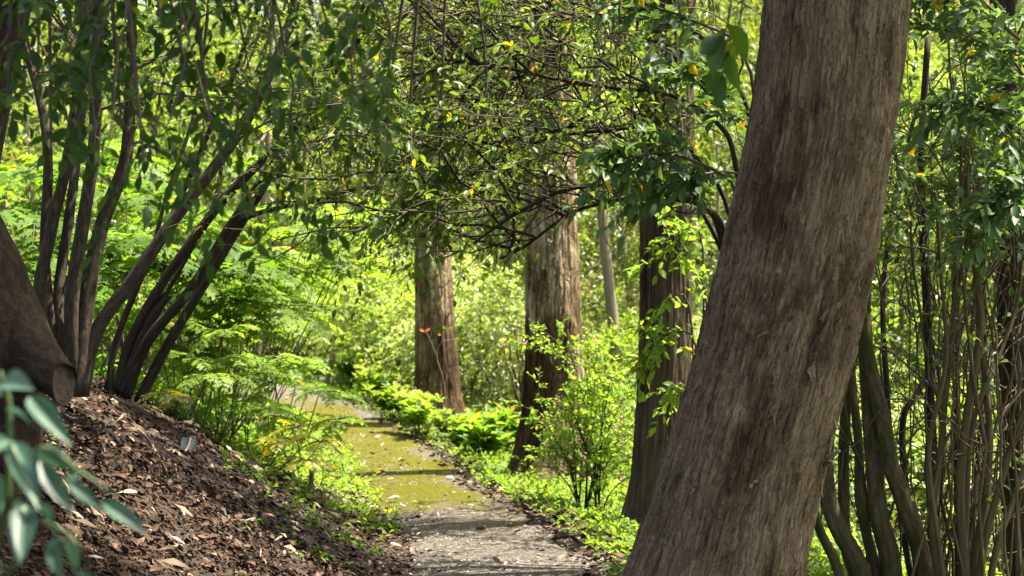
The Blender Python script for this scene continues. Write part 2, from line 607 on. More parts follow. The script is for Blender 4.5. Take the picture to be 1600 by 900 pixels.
def add_veins(m):
    # pale midrib and faint side veins laid out on the leaf blade's own coordinates, plus blotches
    nt = m.node_tree
    pr = [n_ for n_ in nt.nodes if n_.type == 'BSDF_PRINCIPLED'][0]
    src = pr.inputs['Base Color'].links[0].from_socket
    a = N(nt, 'ShaderNodeAttribute', attribute_name='blade')
    sp = N(nt, 'ShaderNodeSeparateXYZ')
    nt.links.new(a.outputs['Vector'], sp.inputs[0])
    ab = N(nt, 'ShaderNodeMath', operation='ABSOLUTE')
    nt.links.new(sp.outputs['X'], ab.inputs[0])
    r = ramp(nt, [(0, (1, 1, 1)), (.05, (.9, .9, .9)), (.10, (0, 0, 0))])
    nt.links.new(ab.outputs[0], r.inputs['Fac'])
    ma = N(nt, 'ShaderNodeMath', operation='MULTIPLY_ADD')
    ma.inputs[1].default_value = -.35
    nt.links.new(ab.outputs[0], ma.inputs[0])
    nt.links.new(sp.outputs['Y'], ma.inputs[2])
    sn = N(nt, 'ShaderNodeMath', operation='MULTIPLY')
    sn.inputs[1].default_value = 70.0
    nt.links.new(ma.outputs[0], sn.inputs[0])
    si = N(nt, 'ShaderNodeMath', operation='SINE')
    nt.links.new(sn.outputs[0], si.inputs[0])
    rs = ramp(nt, [(.80, (0, 0, 0)), (1, (.35, .35, .35))])
    nt.links.new(si.outputs[0], rs.inputs['Fac'])
    mxx = N(nt, 'ShaderNodeMath', operation='MAXIMUM')
    nt.links.new(r.outputs['Color'], mxx.inputs[0])
    nt.links.new(rs.outputs['Color'], mxx.inputs[1])
    nz = N(nt, 'ShaderNodeTexNoise', Scale=45.0, Detail=4.0)
    g = N(nt, 'ShaderNodeNewGeometry')
    nt.links.new(g.outputs['Position'], nz.inputs['Vector'])
    rz = ramp(nt, [(.35, (.7, .75, .7)), (.65, (1.2, 1.15, 1.05))])
    nt.links.new(nz.outputs['Fac'], rz.inputs['Fac'])
    m1 = N(nt, 'ShaderNodeMix', data_type='RGBA', blend_type='MULTIPLY')
    m1.inputs[0].default_value = 1
    nt.links.new(src, m1.inputs[6])
    nt.links.new(rz.outputs['Color'], m1.inputs[7])
    m2 = N(nt, 'ShaderNodeMix', data_type='RGBA')
    nt.links.new(mxx.outputs[0], m2.inputs[0])
    nt.links.new(m1.outputs[2], m2.inputs[6])
    m2.inputs[7].default_value = (.14, .20, .12, 1)
    nt.links.new(m2.outputs[2], pr.inputs['Base Color'])


add_veins(M['leaf_near'])
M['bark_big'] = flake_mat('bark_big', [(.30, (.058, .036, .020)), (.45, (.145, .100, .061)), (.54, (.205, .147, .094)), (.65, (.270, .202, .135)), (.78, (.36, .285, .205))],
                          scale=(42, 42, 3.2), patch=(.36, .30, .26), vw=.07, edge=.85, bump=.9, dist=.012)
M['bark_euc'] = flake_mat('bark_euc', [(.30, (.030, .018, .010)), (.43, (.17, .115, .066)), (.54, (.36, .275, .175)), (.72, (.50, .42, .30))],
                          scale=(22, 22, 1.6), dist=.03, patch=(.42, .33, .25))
M['bark_c'] = bark_mat('bark_c', [(.30, (.030, .020, .014)), (.5, (.11, .078, .055)), (.72, (.20, .155, .115))],
                       scale=(34, 34, 1.6), bump=1.0, dist=.03, patch=(.5, .45, .4), moss=0)
M['bark_stub'] = bark_mat('bark_stub', [(.3, (.009, .005, .003)), (.5, (.026, .016, .010)), (.7, (.058, .038, .026))], scale=(26, 26, 14), bump=.6, dist=.012)
M['bark_grey'] = bark_mat('bark_grey', [(.3, (.022, .015, .010)), (.5, (.055, .040, .029)), (.7, (.105, .082, .063))], scale=(46, 46, 12), bump=.9, dist=.016)
M['bark_dark'] = bark_mat('bark_dark', [(.3, (.010, .007, .005)), (.5, (.028, .020, .014)), (.7, (.064, .048, .035))], scale=(40, 40, 6), bump=.6, dist=.01)
M['bark_moss'] = bark_mat('bark_moss', [(.3, (.030, .021, .010)), (.5, (.085, .060, .032)), (.7, (.150, .113, .066))], scale=(40, 40, 9), bump=1.0, dist=.02, moss=.55)
M['bark_cane'] = bark_mat('bark_cane', [(.3, (.042, .030, .015)), (.5, (.088, .064, .032)), (.7, (.145, .11, .060))], scale=(40, 40, 5), bump=.4, dist=.006, moss=.12)
M['bark_twig'] = bark_mat('bark_twig', [(.3, (.035, .025, .018)), (.5, (.075, .055, .04)), (.7, (.13, .10, .075))], scale=(60, 60, 8), bump=.3, dist=.004)
M['bark_pale'] = bark_mat('bark_pale', [(.3, (.10, .076, .052)), (.5, (.185, .15, .105)), (.7, (.28, .235, .175))], scale=(30, 30, 3), bump=.5, dist=.01)
M['stem_green'] = plain_mat('stem_green', (.06, .09, .03), .5, .3, 8)
M['cut_wood'] = plain_mat('cut_wood', (.075, .055, .046), .85, .5, 26)
nt = M['cut_wood'].node_tree       # growth rings
pr = [n_ for n_ in nt.nodes if n_.type == 'BSDF_PRINCIPLED'][0]
nzz = [n_ for n_ in nt.nodes if n_.type == 'TEX_NOISE'][0]
src = pr.inputs['Base Color'].links[0].from_socket
ra = N(nt, 'ShaderNodeAttribute', attribute_name='ringr')
mm = N(nt, 'ShaderNodeMath', operation='MULTIPLY_ADD')
mm.inputs[1].default_value = .5
nt.links.new(nzz.outputs['Fac'], mm.inputs[0])
nt.links.new(ra.outputs['Fac'], mm.inputs[2])
m4 = N(nt, 'ShaderNodeMath', operation='MULTIPLY')
m4.inputs[1].default_value = 48.0
nt.links.new(mm.outputs[0], m4.inputs[0])
m5 = N(nt, 'ShaderNodeMath', operation='SINE')
nt.links.new(m4.outputs[0], m5.inputs[0])
rr5 = ramp(nt, [(0, (.6, .58, .55)), (.7, (1.25, 1.2, 1.15))])
nt.links.new(m5.outputs[0], rr5.inputs['Fac'])
mx5 = N(nt, 'ShaderNodeMix', data_type='RGBA', blend_type='MULTIPLY')
mx5.inputs[0].default_value = 1
nt.links.new(src, mx5.inputs[6])
nt.links.new(rr5.outputs['Color'], mx5.inputs[7])
nt.links.new(mx5.outputs[2], pr.inputs['Base Color'])
M['tag_grey'] = plain_mat('tag_grey', (.11, .12, .125), .6, .08, 12, .3)
M['tag_stake'] = plain_mat('tag_stake', (.48, .43, .38), .5, .1, 12)
M['post_wood'] = plain_mat('post_wood', (.17, .135, .10), .9, .3, 25)



# ground
def ground_material():
    m, nt, out = newmat('soil')
    g = N(nt, 'ShaderNodeNewGeometry')
    n1 = N(nt, 'ShaderNodeTexNoise', Scale=14.0, Detail=9.0, Roughness=.7)
    nt.links.new(g.outputs['Position'], n1.inputs['Vector'])
    r = ramp(nt, [(.3, (.011, .006, .004)), (.5, (.030, .016, .009)), (.7, (.058, .034, .021))])
    nt.links.new(n1.outputs['Fac'], r.inputs['Fac'])
    a = N(nt, 'ShaderNodeAttribute', attribute_name='green')
    mx = N(nt, 'ShaderNodeMix', data_type='RGBA')
    nt.links.new(a.outputs['Fac'], mx.inputs[0])
    nt.links.new(r.outputs['Color'], mx.inputs[6])
    r2 = ramp(nt, [(.35, (.03, .045, .012)), (.65, (.085, .12, .025))])
    nt.links.new(n1.outputs['Fac'], r2.inputs['Fac'])
    nt.links.new(r2.outputs['Color'], mx.inputs[7])
    p = N(nt, 'ShaderNodeBsdfPrincipled', Roughness=.95)
    nt.links.new(mx.outputs[2], p.inputs['Base Color'])
    b = N(nt, 'ShaderNodeBump', Strength=1.0, Distance=.06)
    nt.links.new(n1.outputs['Fac'], b.inputs['Height'])
    nt.links.new(b.outputs[0], p.inputs['Normal'])
    nt.links.new(p.outputs[0], out.inputs['Surface'])
    return m


def path_material():
    m, nt, out = newmat('gravel_moss')
    g = N(nt, 'ShaderNodeNewGeometry')
    v = N(nt, 'ShaderNodeTexVoronoi', Scale=55.0)
    nt.links.new(g.outputs['Position'], v.inputs['Vector'])
    n1 = N(nt, 'ShaderNodeTexNoise', Scale=9.0, Detail=8.0, Roughness=.7)
    nt.links.new(g.outputs['Position'], n1.inputs['Vector'])
    r = ramp(nt, [(0, (.060, .052, .044)), (.5, (.120, .107, .093)), (1, (.23, .21, .19))])
    nt.links.new(v.outputs['Color'], r.inputs['Fac'])
    r1 = ramp(nt, [(.35, (.62, .58, .54)), (.65, (1.05, 1.02, 1.0))])
    nt.links.new(n1.outputs['Fac'], r1.inputs['Fac'])
    mg = N(nt, 'ShaderNodeMix', data_type='RGBA', blend_type='MULTIPLY')
    mg.inputs[0].default_value = 1
    nt.links.new(r.outputs['Color'], mg.inputs[6])
    nt.links.new(r1.outputs['Color'], mg.inputs[7])
    n2 = N(nt, 'ShaderNodeTexNoise', Scale=26.0, Detail=9.0, Roughness=.78)
    nt.links.new(g.outputs['Position'], n2.inputs['Vector'])
    r2 = ramp(nt, [(.32, (.018, .020, .004)), (.5, (.072, .070, .008)), (.68, (.140, .126, .014))])
    nt.links.new(n2.outputs['Fac'], r2.inputs['Fac'])
    a = N(nt, 'ShaderNodeAttribute', attribute_name='moss')
    ad = N(nt, 'ShaderNodeMath', operation='MULTIPLY_ADD')
    ad.inputs[1].default_value = .5
    nt.links.new(n1.outputs['Fac'], ad.inputs[0])
    nt.links.new(a.outputs['Fac'], ad.inputs[2])
    mr = N(nt, 'ShaderNodeMapRange')
    mr.inputs['From Min'].default_value = .44
    mr.inputs['From Max'].default_value = .84
    nt.links.new(ad.outputs[0], mr.inputs['Value'])
    mx = N(nt, 'ShaderNodeMix', data_type='RGBA')
    nt.links.new(mr.outputs['Result'], mx.inputs[0])
    nt.links.new(mg.outputs[2], mx.inputs[6])
    nt.links.new(r2.outputs['Color'], mx.inputs[7])
    p = N(nt, 'ShaderNodeBsdfPrincipled', Roughness=.95)
    p.inputs['Specular IOR Level'].default_value = .08
    nt.links.new(mx.outputs[2], p.inputs['Base Color'])
    b = N(nt, 'ShaderNodeBump', Strength=.7, Distance=.012)
    nt.links.new(v.outputs['Distance'], b.inputs['Height'])
    b2 = N(nt, 'ShaderNodeBump', Strength=.9, Distance=.035)
    nt.links.new(n2.outputs['Fac'], b2.inputs['Height'])
    nt.links.new(b.outputs[0], b2.inputs['Normal'])
    nt.links.new(b2.outputs[0], p.inputs['Normal'])
    nt.links.new(p.outputs[0], out.inputs['Surface'])
    return m


# ------------------------------------------------------------------ SETTING
def grid(xs, ys, zf):
    X, Y = np.meshgrid(xs, ys)
    Z = zf(X, Y)
    V = np.stack([X, Y, Z], -1).reshape(-1, 3)
    n, m_ = len(ys), len(xs)
    i = np.arange(n * m_).reshape(n, m_)
    f = np.stack([i[:-1, :-1], i[:-1, 1:], i[1:, 1:], i[1:, :-1]], -1).reshape(-1, 4)
    return V, [f]


xs = np.concatenate([np.linspace(-140, -14, 40)[:-1], np.linspace(-14, -5, 45)[:-1], np.linspace(-5, 4.5, 130)[:-1], np.linspace(4.5, 14, 40)[:-1], np.linspace(14, 140, 40)])
ys = np.concatenate([np.linspace(-60, -2, 25)[:-1], np.linspace(-2, 3, 25)[:-1], np.linspace(3, 15, 160)[:-1], np.linspace(15, 40, 130)[:-1], np.linspace(40, 170, 60)])


def ground_z(X, Y):
    z = height(X, Y)
    s = np.abs(path_s(X, Y))
    return z - 0.05 * np.clip((HW + .05 - s) / .2, 0, 1) * (Y < 60)


V, f = grid(xs, ys, ground_z)
s_ = path_s(V[:, 0], V[:, 1])
q = fbm(V * np.array([.7, .7, 0]), 21)
green = np.clip((s_ - HW) / .4, 0, 1) * .9 + np.clip((V[:, 1] - 14) / 5, 0, 1) * .7 + .25 * q
green = np.clip(green, 0, 1)
ground = obj('ground', (V, f, {'green': green}), ground_material())
tag(ground, 'woodland slope of brown soil falling from the bank to the valley', kind='structure')

# path
pys = np.linspace(-3, 46, 900)
us = np.linspace(-1, 1, 25)
Yp, U = np.meshgrid(pys, us, indexing='ij')
wid = HW + .10 * vnoise(np.stack([Yp * .8, np.sign(U) * 3, 0 * U], -1), 4) + .07 * vnoise(np.stack([Yp * 3.1, np.sign(U) * 5, 0 * U], -1), 6)
dxy = np.interp(Yp, _yy, _DX)
cs = 1 / np.sqrt(1 + dxy ** 2)
Xp = path_x(Yp) + U * wid * cs
Yq = Yp - U * wid * dxy * cs
Zp = height(Xp, Yq, False) * 0 + path_z(Yp) + .02 * fbm(np.stack([Xp, Yq, 0 * Xp], -1) * 1.3, 3)
Zp += .012 * fbm(np.stack([Xp, Yq, 0 * Xp], -1) * 4, 8) + .018 * (1 - U ** 2) - .05 * np.clip((np.abs(U) - .86) / .14, 0, 1)
Vp = np.stack([Xp, Yq, Zp], -1).reshape(-1, 3)
i = np.arange(Vp.shape[0]).reshape(len(pys), len(us))
fp = np.stack([i[:-1, :-1], i[:-1, 1:], i[1:, 1:], i[1:, :-1]], -1).reshape(-1, 4)
mossn = fbm(Vp * np.array([2.0, .55, 0]), 31) * .75 + fbm(Vp * np.array([5, 3, 0]), 32) * .3
band = np.clip((Yp - 10.7 + 2.6 * fbm(np.stack([Xp * 1.9, Yp * .9, 0 * Xp], -1), 55)) / 2.8, 0, 1) * np.clip((26 - Yp) / 2.5, 0, 1)
edge = np.clip((.55 - U) / .45, 0, 1)
moss = (band * (.42 + .34 * edge)).ravel() + mossn * .75 * band.ravel()
moss = np.clip(moss, 0, 1)
path = obj('path', (Vp, [fp], {'moss': moss}), path_material())
tag(path, 'gravel footpath with yellow green moss curving away to the far bend', kind='structure')

# ------------------------------------------------------------------ trunks
def big_trunk(pts, d, z_extra, name, mat, parent, n=300, nseg=150, amp=.02, fib=(14, 1.2), seed=0, stain_shade=None, strips=0, knots=(), flare=False):
    """pts: (px centre, py, px width) from top to bottom at distance d, photo pixels"""
    P = np.array([at(a, b, d) for a, b, w in pts])
    W = np.array([w / F * d / 2 - amp * .75 for a, b, w in pts])
    if z_extra is not None:
        P = np.vstack([np.array(z_extra[0]), P]) if len(np.shape(z_extra[0])) == 2 else P
        W = np.concatenate([z_extra[1], W])
    P, W = P[::-1], W[::-1]
    Q = smooth_path(P, n)
    R = np.interp(np.linspace(0, 1, n), np.linspace(0, 1, len(W)), W)
    V, f, a = tubes(Q, R, nseg, 0, seed)
    rest = a['rest']
    th = np.arctan2(rest[:, 1], rest[:, 0])
    r0 = np.hypot(rest[:, 0], rest[:, 1])
    L = rest[:, 2]
    cx, sx = np.cos(th), np.sin(th)
    q1 = np.stack([cx * fib[0], sx * fib[0], L * fib[1]], -1)
    q2 = np.stack([cx * 2.2, sx * 2.2, L * 1.1], -1)
    q3 = np.stack([cx * fib[0] * 2.6, sx * fib[0] * 2.6, L * fib[1] * 3], -1)
    wq = q1 + .55 * np.stack([vnoise(q1 * .8 + 7, seed + 8), vnoise(q1 * .8 + 17, seed + 9), vnoise(q1 * .8 + 27, seed + 10)], -1)
    crack = np.clip(np.abs(fbm(wq, seed + 1, 2)) / .16, 0, 1)
    crack2 = np.clip(np.abs(fbm(wq * 1.9 + 5, seed + 12, 2)) / .2, 0, 1)
    cell = fbm(q1 * np.array([.6, .6, .35]), seed + 5, 2)
    saw = (L * 3.0 + cell * 5.0) % 1.0
    lobes = np.exp(-np.maximum(L - .15, 0) / .30) * np.clip(.5 + .9 * fbm(np.stack([cx * 1.9, sx * 1.9, L * .5], -1), seed + 30, 2), 0, 1.2)
    disp = (r0 * .55 * lobes if flare else 0) + amp * (.55 * crack + .3 * crack2 + .35 * fbm(q3, seed + 2, 3) + .30 * saw * saw) + r0 * .08 * fbm(q2, seed + 3, 3)
    if stain_shade is not None:   # a ragged-edged dark zone: char, and the farthest trunk's painted shade
        sz, sxx, wdt = stain_shade
        a['stain_shade'] = np.clip((sz - V[:, 2] + .55 * fbm(q1 * np.array([.5, .5, .5]), seed + 20, 3)) / wdt, 0, 1) * np.clip(.75 + sxx * cx * 1.2 + .4 * fbm(q2, seed + 21, 2), 0, 1)
    C0 = np.repeat(Q, nseg, 0)
    V = V + nrm(V - C0) * disp[:, None]
    if len(knots):
        st_ = np.zeros(len(V))
        for kp, kr, ks in knots:
            dd = np.linalg.norm((V - kp) * np.array([1, .6, .75]), axis=1) * (1 + .35 * fbm(V * 22, 3, 2))
            g_ = np.exp(-(dd / kr) ** 2)
            st_ = np.maximum(st_, ks * g_)
            V = V + nrm(V - C0) * ((.55 * np.exp(-((dd - kr * 1.3) / (kr * .6)) ** 2) - .5 * g_) * kr * .45)[:, None]
        a['stain_shade'] = st_
    geo = (V, f, a)
    if strips:
        K2 = 7
        fr_ = rng.uniform(.02, .62, strips)
        ang = rng.uniform(0, 6.28, strips)
        Ls_ = rng.uniform(.05, .26, strips) / np.linalg.norm(np.diff(Q, axis=0), axis=1).sum()
        wd = rng.uniform(.004, .013, strips)
        T_ = nrm(np.gradient(Q, axis=0))
        ref = np.array([0., 1, 0])
        N_ = nrm(np.cross(ref, T_)); B_ = np.cross(T_, N_)
        N_, B_ = (nrm(np.cross(np.array([0, 1., 0]), T_)), None)
        B_ = np.cross(T_, N_)
        Vs_, Fs_, Rs_ = [], [], []
        for i_ in range(strips):
            tt = np.linspace(0, 1, K2)
            ii = np.clip((fr_[i_] + Ls_[i_] * tt) * (n - 1), 0, n - 1.001)
            j_ = ii.astype(int)
            th_ = ang[i_] + np.cumsum(rng.normal(0, .012, K2))
            lift = amp * .75 + rng.uniform(.004, .022) * (np.abs(tt - rng.choice([0, 1, 0]))) ** 2.2
            w_ = wd[i_] * np.sin(np.pi * (.12 + .76 * tt)) * (1 + .3 * rng.normal(size=K2))
            for sg in (-1, 0, 1):
                r_ = R[j_] + lift + (.0 if sg else .003)
                t2 = th_ + sg * w_ / R[j_]
                Vs_.append(Q[j_] + (np.cos(t2) * r_)[:, None] * N_[j_] + (np.sin(t2) * r_)[:, None] * B_[j_])
                Rs_.append(np.stack([np.cos(t2) * R[j_] + i_ * .37, np.sin(t2) * R[j_], ii * .012 + i_ * 1.7], -1))
            b0 = i_ * 3 * K2
            kk = np.arange(K2 - 1)
            for o_ in (0, K2):
                Fs_.append(np.stack([b0 + o_ + kk, b0 + o_ + K2 + kk, b0 + o_ + K2 + kk + 1, b0 + o_ + kk + 1], -1))
        sv = np.concatenate(Vs_)
        aa = {'rest': np.concatenate(Rs_)}
        V2, F2 = np.concatenate([V, sv]), [q_ for q_ in f] + [q_ + len(V) for q_ in Fs_]
        a2 = {'rest': np.concatenate([a['rest'], aa['rest']])}
        if 'stain_shade' in a:
            a2['stain_shade'] = np.concatenate([a['stain_shade'], np.zeros(len(sv))])
        geo = (V2, F2, a2)
    return obj(name, geo, mat, parent)


def limb_set(root, parts, mat, parent, name='limb'):
    pass


# 1. big leaning tree
dB = 6.5
bx, by = at(1105, 1040, dB)[:2]
big = thing('tree', 'thick leaning tree trunk with rough stringy grey brown bark beside the path', 'tree', (bx, by, gz(bx, by)))
top = np.array([at(1322, -700, dB), at(1320, -250, dB)])
top = np.vstack([[[1.75, 6.7, 8.5]], [[1.62, 6.6, 5.0]], top])
big_trunk([(1305, 0, 220), (1284, 200, 220), (1246, 400, 228), (1222, 500, 231), (1197, 600, 233), (1170, 700, 238), (1145, 800, 248), (1120, 900, 268), (1098, 990, 315), (1085, 1060, 380), (1078, 1110, 430)],
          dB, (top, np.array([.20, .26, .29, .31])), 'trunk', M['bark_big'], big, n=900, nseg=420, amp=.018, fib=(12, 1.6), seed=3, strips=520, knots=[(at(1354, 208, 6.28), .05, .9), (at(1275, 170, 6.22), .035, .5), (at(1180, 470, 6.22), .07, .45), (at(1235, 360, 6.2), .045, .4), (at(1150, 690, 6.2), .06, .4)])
# snapped twig stubs on the right side of the trunk
for (a, b, c) in (((1283, 722, 6.40), (1300, 712, 6.35), (1312, 704, 6.33)), ((1293, 640, 6.42), (1301, 655, 6.36), (1306, 672, 6.34)), ((1290, 725, 6.38), (1298, 722, 6.33), (1303, 728, 6.3))):
    obj('twig_stub', tube([at(*a), at(*b), at(*c)], [.016, .012, .007], 10, 7, .2, 2), M['bark_pale'], big)
# unseen crown far above the frame, spread wide to shade the foreground
lim = []
P0 = np.array([[1.6, 6.6, 5.0], [1.65, 6.65, 5.6], [1.7, 6.7, 6.2], [1.7, 6.7, 6.8], [1.75, 6.7, 7.5], [1.75, 6.7, 8.2], [1.6, 6.6, 4.6], [1.6, 6.6, 5.4], [1.6, 6.6, 6.0]])
D0 = np.array([[-.9, -.5, .5], [-.8, .3, .6], [.9, .2, .6], [.2, -.9, .6], [-.4, .6, 1], [.3, .2, 1], [-.3, -1, .35], [-1, .0, .35], [.8, -.6, .4]])
P0 = np.vstack([P0, P0[[0, 3, 6, 7, 8, 2]] + np.array([0, 0, .5])])
D0 = np.vstack([D0, [[-.5, -1, .25], [.5, -1, .3], [.15, -1, .2], [-1, -.55, .2], [1, -.2, .2], [1, -.8, .3]]])
limb = arcs(P0, D0, np.array([3.6, 3.2, 3.0, 3.2, 2.5, 2.2, 3.4, 4.2, 3.2, 6.0, 6.0, 5.5, 5.6, 5.0, 5.2]), .12, 12, .12)
obj('limbs', tubes(limb, np.repeat(np.linspace(.09, .02, 12)[None], 15, 0), 7), M['bark_big'], big)
p, t_ = on_lines(limb, 1500, .25)
lg, tw = sprays(p, nrm(t_ + rand_dirs(1500)), rng.uniform(.5, 1.2, 1500), 9, .18, 'kite', .5, twig_r=.004)
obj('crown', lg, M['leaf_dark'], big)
obj('twigs', tw, M['bark_twig'], big)

# 2-4. upright trunks along the path
def upright(label, pts, d, mat, seed, amp, top_z, lean, stain_shade=None):
    x, y = at(pts[-2][0], pts[-2][1], d)[:2]
    o = thing('tree', label, 'tree', (x, y, gz(x, y)), None)
    P_top = at(pts[0][0], pts[0][1], d)
    e = np.array([[P_top[0] + lean, d + .2, top_z], [P_top[0] + lean * .4, d, top_z * .45]])
    r = pts[0][2] / F * d / 2
    big_trunk(pts, d, (e, np.array([r * .55, r * .85])), 'trunk', mat, o, n=260, nseg=140, amp=amp, fib=(8, .8), seed=seed, stain_shade=stain_shade, flare=True)
    S = 9
    P0 = np.stack([np.interp(np.linspace(.55, 1, S), [0, 1], [P_top[0], e[0, 0]]), np.full(S, d), np.linspace(top_z * .7, top_z, S)], -1)
    lb = arcs(P0, rand_dirs(S) + np.array([0, 0, .7]), rng.uniform(1.5, 2.8, S), .1, 10, .15)
    obj('limbs', tubes(lb, np.repeat(np.linspace(r * .3, .015, 10)[None], S, 0), 6), mat, o)
    p, t_ = on_lines(lb, 150, .4)
    lg, tw = sprays(p, t_ + rand_dirs(150), rng.uniform(.4, .9, 150), 9, .18, 'kite', .32, twigs=False)
    obj('crown', lg, M['leaf_bg3'], o)  # unseen crown, its height set by where its shadow falls
    return o


upright('farthest of the stout stringy barked trunks, beside the mossy path bend', [(668, 60, 46), (670, 200, 48), (674, 330, 52), (678, 450, 60), (681, 550, 65), (683, 620, 72), (686, 665, 86), (686, 690, 96)], 22, M['bark_euc'], 41, .030, 18.5, .6, (-.35, .3, .6))  # the dark zone paints this trunk's shaded foot into the bark
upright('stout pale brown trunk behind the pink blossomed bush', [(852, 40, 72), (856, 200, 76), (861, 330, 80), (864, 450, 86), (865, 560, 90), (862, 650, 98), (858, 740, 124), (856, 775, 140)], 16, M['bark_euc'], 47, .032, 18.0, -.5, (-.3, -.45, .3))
dark_slim = upright('slim dark brown trunk standing just behind the thick leaning tree', [(1046, 60, 78), (1044, 200, 80), (1043, 330, 82), (1040, 500, 82), (1036, 620, 80), (1032, 740, 86), (1028, 830, 104), (1026, 870, 125)], 11.5, M['bark_c'], 53, .022, 11.5, .3)

tg = [(620, 40, 10.4), (700, 90, 11.0), (760, 30, 10.2), (820, 120, 11.4), (880, 40, 12.0), (950, 110, 10.6), (1010, 20, 11.0), (1090, 130, 11.6), (680, 180, 12.2), (780, 200, 11.8), (900, 190, 12.4), (560, 120, 11.2), (1060, 220, 11.0), (600, 210, 12.0), (740, 260, 12.4), (980, 240, 12.0), (840, 10, 10.8), (1120, 40, 10.4), (640, 120, 11.6), (540, 40, 12.0)]
lb = []
for (a, b, dd) in tg:
    e_ = at(a, b, dd)
    s_p = np.array([1.27 + rng.normal(0, .03), 11.5, 2.4 + rng.uniform(0, 1.6)])
    lb.append(smooth_path([s_p, s_p * .55 + e_ * .45 + np.array([0, 0, .6]), s_p * .18 + e_ * .82 + np.array([0, 0, .25]), e_], 14))
lb = np.array(lb)
dark_slim['_base'] = list(dark_slim.location)
obj('boughs', tubes(lb, np.repeat(np.linspace(.028, .004, 14)[None], len(lb), 0), 6), M['bark_dark'], dark_slim)
p, t_ = on_lines(lb, 130, .35)
sub = arcs(p, t_ + .9 * rand_dirs(130), rng.uniform(.4, 1.1, 130), .2, 8, .18)
p, t_ = on_lines(sub, 1050, .15)
lg, tw = sprays(p, t_ + .9 * rand_dirs(len(p)), rng.uniform(.15, .32, len(p)), 7, .065, 'oval', .48, droop=.3, twig_r=.002)
obj('foliage', lg, M['leaf_arch'], dark_slim)
obj('twigs', merge(tubes(sub, np.repeat(np.linspace(.007, .002, 8)[None], 130, 0), 4), tw), M['bark_twig'], dark_slim)

# 5. left trunk with the sawn stub, reaching forward with leafy boughs
dS = 7.0
bx, by = at(-20, 720, dS)[:2]
stubt = thing('tree', 'bulging smooth brown trunk with a sawn off limb on the bank', 'tree', (bx, by, gz(bx, by)))
big_trunk([(-8, 0, 112), (-35, 120, 112), (-62, 240, 122), (-78, 330, 140), (-55, 430, 180), (-42, 500, 205), (-30, 560, 212), (-32, 640, 196), (-30, 720, 190), (-35, 800, 230)],
          dS, (np.array([[-2.0, 6.3, 4.2], [-2.35, 6.8, 2.4]]), np.array([.10, .15])), 'trunk', M['bark_stub'], stubt, n=200, nseg=90, amp=.006, fib=(4, 2), seed=61)
pl = nrm(np.array([.93, -.30, .16]))
c0, cm, c1 = at(-10, 470, 7.08), at(50, 552, 6.86), at(99, 600, 6.70)
K_, G_ = 22, 30
g1 = tubes(smooth_path([c0, cm, c1], K_), np.interp(np.linspace(0, 1, K_), [0, .45, 1], [.20, .135, .082]), G_, .05, 6)
V_ = g1[0].reshape(K_, G_, 3)
a_ = nrm(c1 - cm)
ring = V_[-1] + a_ * (((c1 - V_[-1]) @ pl) / (a_ @ pl))[:, None]
V_[-1] = ring
for q in (2, 3, 4):
    V_[-q] += (ring - V_[-1]) * 0 + a_ * np.maximum(0, ((c1 - V_[-q]) @ pl) / (a_ @ pl) * (.75 - .2 * (q - 2)) * 0 )[:, None]
st = obj('cut_limb', (V_.reshape(-1, 3), g1[1], g1[2]), M['bark_stub'], stubt)
mid_ = ring.mean(0)
r1_ = mid_ + (ring - mid_) * .97 + pl * .006
r2_ = mid_ + (ring - mid_) * .86 + pl * .001
r3_ = mid_ + (ring - mid_) * .4 + pl * .003
Vc = np.vstack([ring + pl * .0005, r1_, r2_, r3_, [mid_ + pl * .002]])
k = np.arange(G_)
k1 = (k + 1) % G_
fq = np.concatenate([np.stack([k + o_, k1 + o_, k1 + o_ + G_, k + o_ + G_], -1) for o_ in (0, G_, 2 * G_)])
cf = obj('cut_face', (Vc - np.array(stubt['_base']), [fq, np.stack([k + 3 * G_, k1 + 3 * G_, np.full(G_, 4 * G_)], -1)], {'ringr': np.concatenate([np.full(G_, v_) for v_ in (1.05, .97, .86, .4)] + [[0.]])}), M['cut_wood'], st, smooth=False)
tg = [(60, 120, 4.6), (130, 60, 4.2), (190, 200, 4.0), (225, 255, 3.8), (290, 120, 4.3), (330, 190, 4.0), (390, 110, 4.5), (430, 60, 3.9), (350, 30, 4.6), (520, 60, 4.2), (610, 40, 4.4), (250, 30, 3.7), (80, 240, 4.4), (30, 60, 4.0), (460, 140, 4.8), (560, 10, 3.8), (155, 150, 4.8), (10, 200, 4.3)]
lb = []
for (a, b, dd) in tg:
    e_ = at(a, b, dd)
    s_p = np.array([-2.15 + rng.normal(0, .05), 6.5 + rng.normal(0, .1), 2.6 + rng.uniform(0, 1.5)])
    m1 = s_p * .6 + e_ * .4 + np.array([0, 0, .75 + .2 * rng.random()])
    m2 = s_p * .22 + e_ * .78 + np.array([0, 0, .42])
    lb.append(smooth_path([s_p, m1, m2, e_], 14))
lb = np.array(lb)
obj('boughs', tubes(lb, np.repeat(np.linspace(.026, .0035, 14)[None], len(lb), 0), 6), M['bark_grey'], stubt)
p, t_ = on_lines(lb, 84, .45)
sub = arcs(p, t_ + .8 * rand_dirs(84) + np.array([0, 0, -.15]), rng.uniform(.25, .6, 84), .3, 7, .15)
p, t_ = on_lines(sub, 380, .15)
p2, t2 = on_lines(lb, 80, .6)
p, t_ = np.vstack([p, p2]), np.vstack([t_, t2])
lg, tw = sprays(p, t_ + .8 * rand_dirs(len(p)), rng.uniform(.10, .22, len(p)), 6, .056, 'oval', .54, droop=.15, twig_r=.0014)
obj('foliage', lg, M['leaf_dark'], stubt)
obj('twigs', merge(tubes(sub, np.repeat(np.linspace(.004, .0015, 7)[None], 84, 0), 4), tw), M['bark_twig'], stubt)


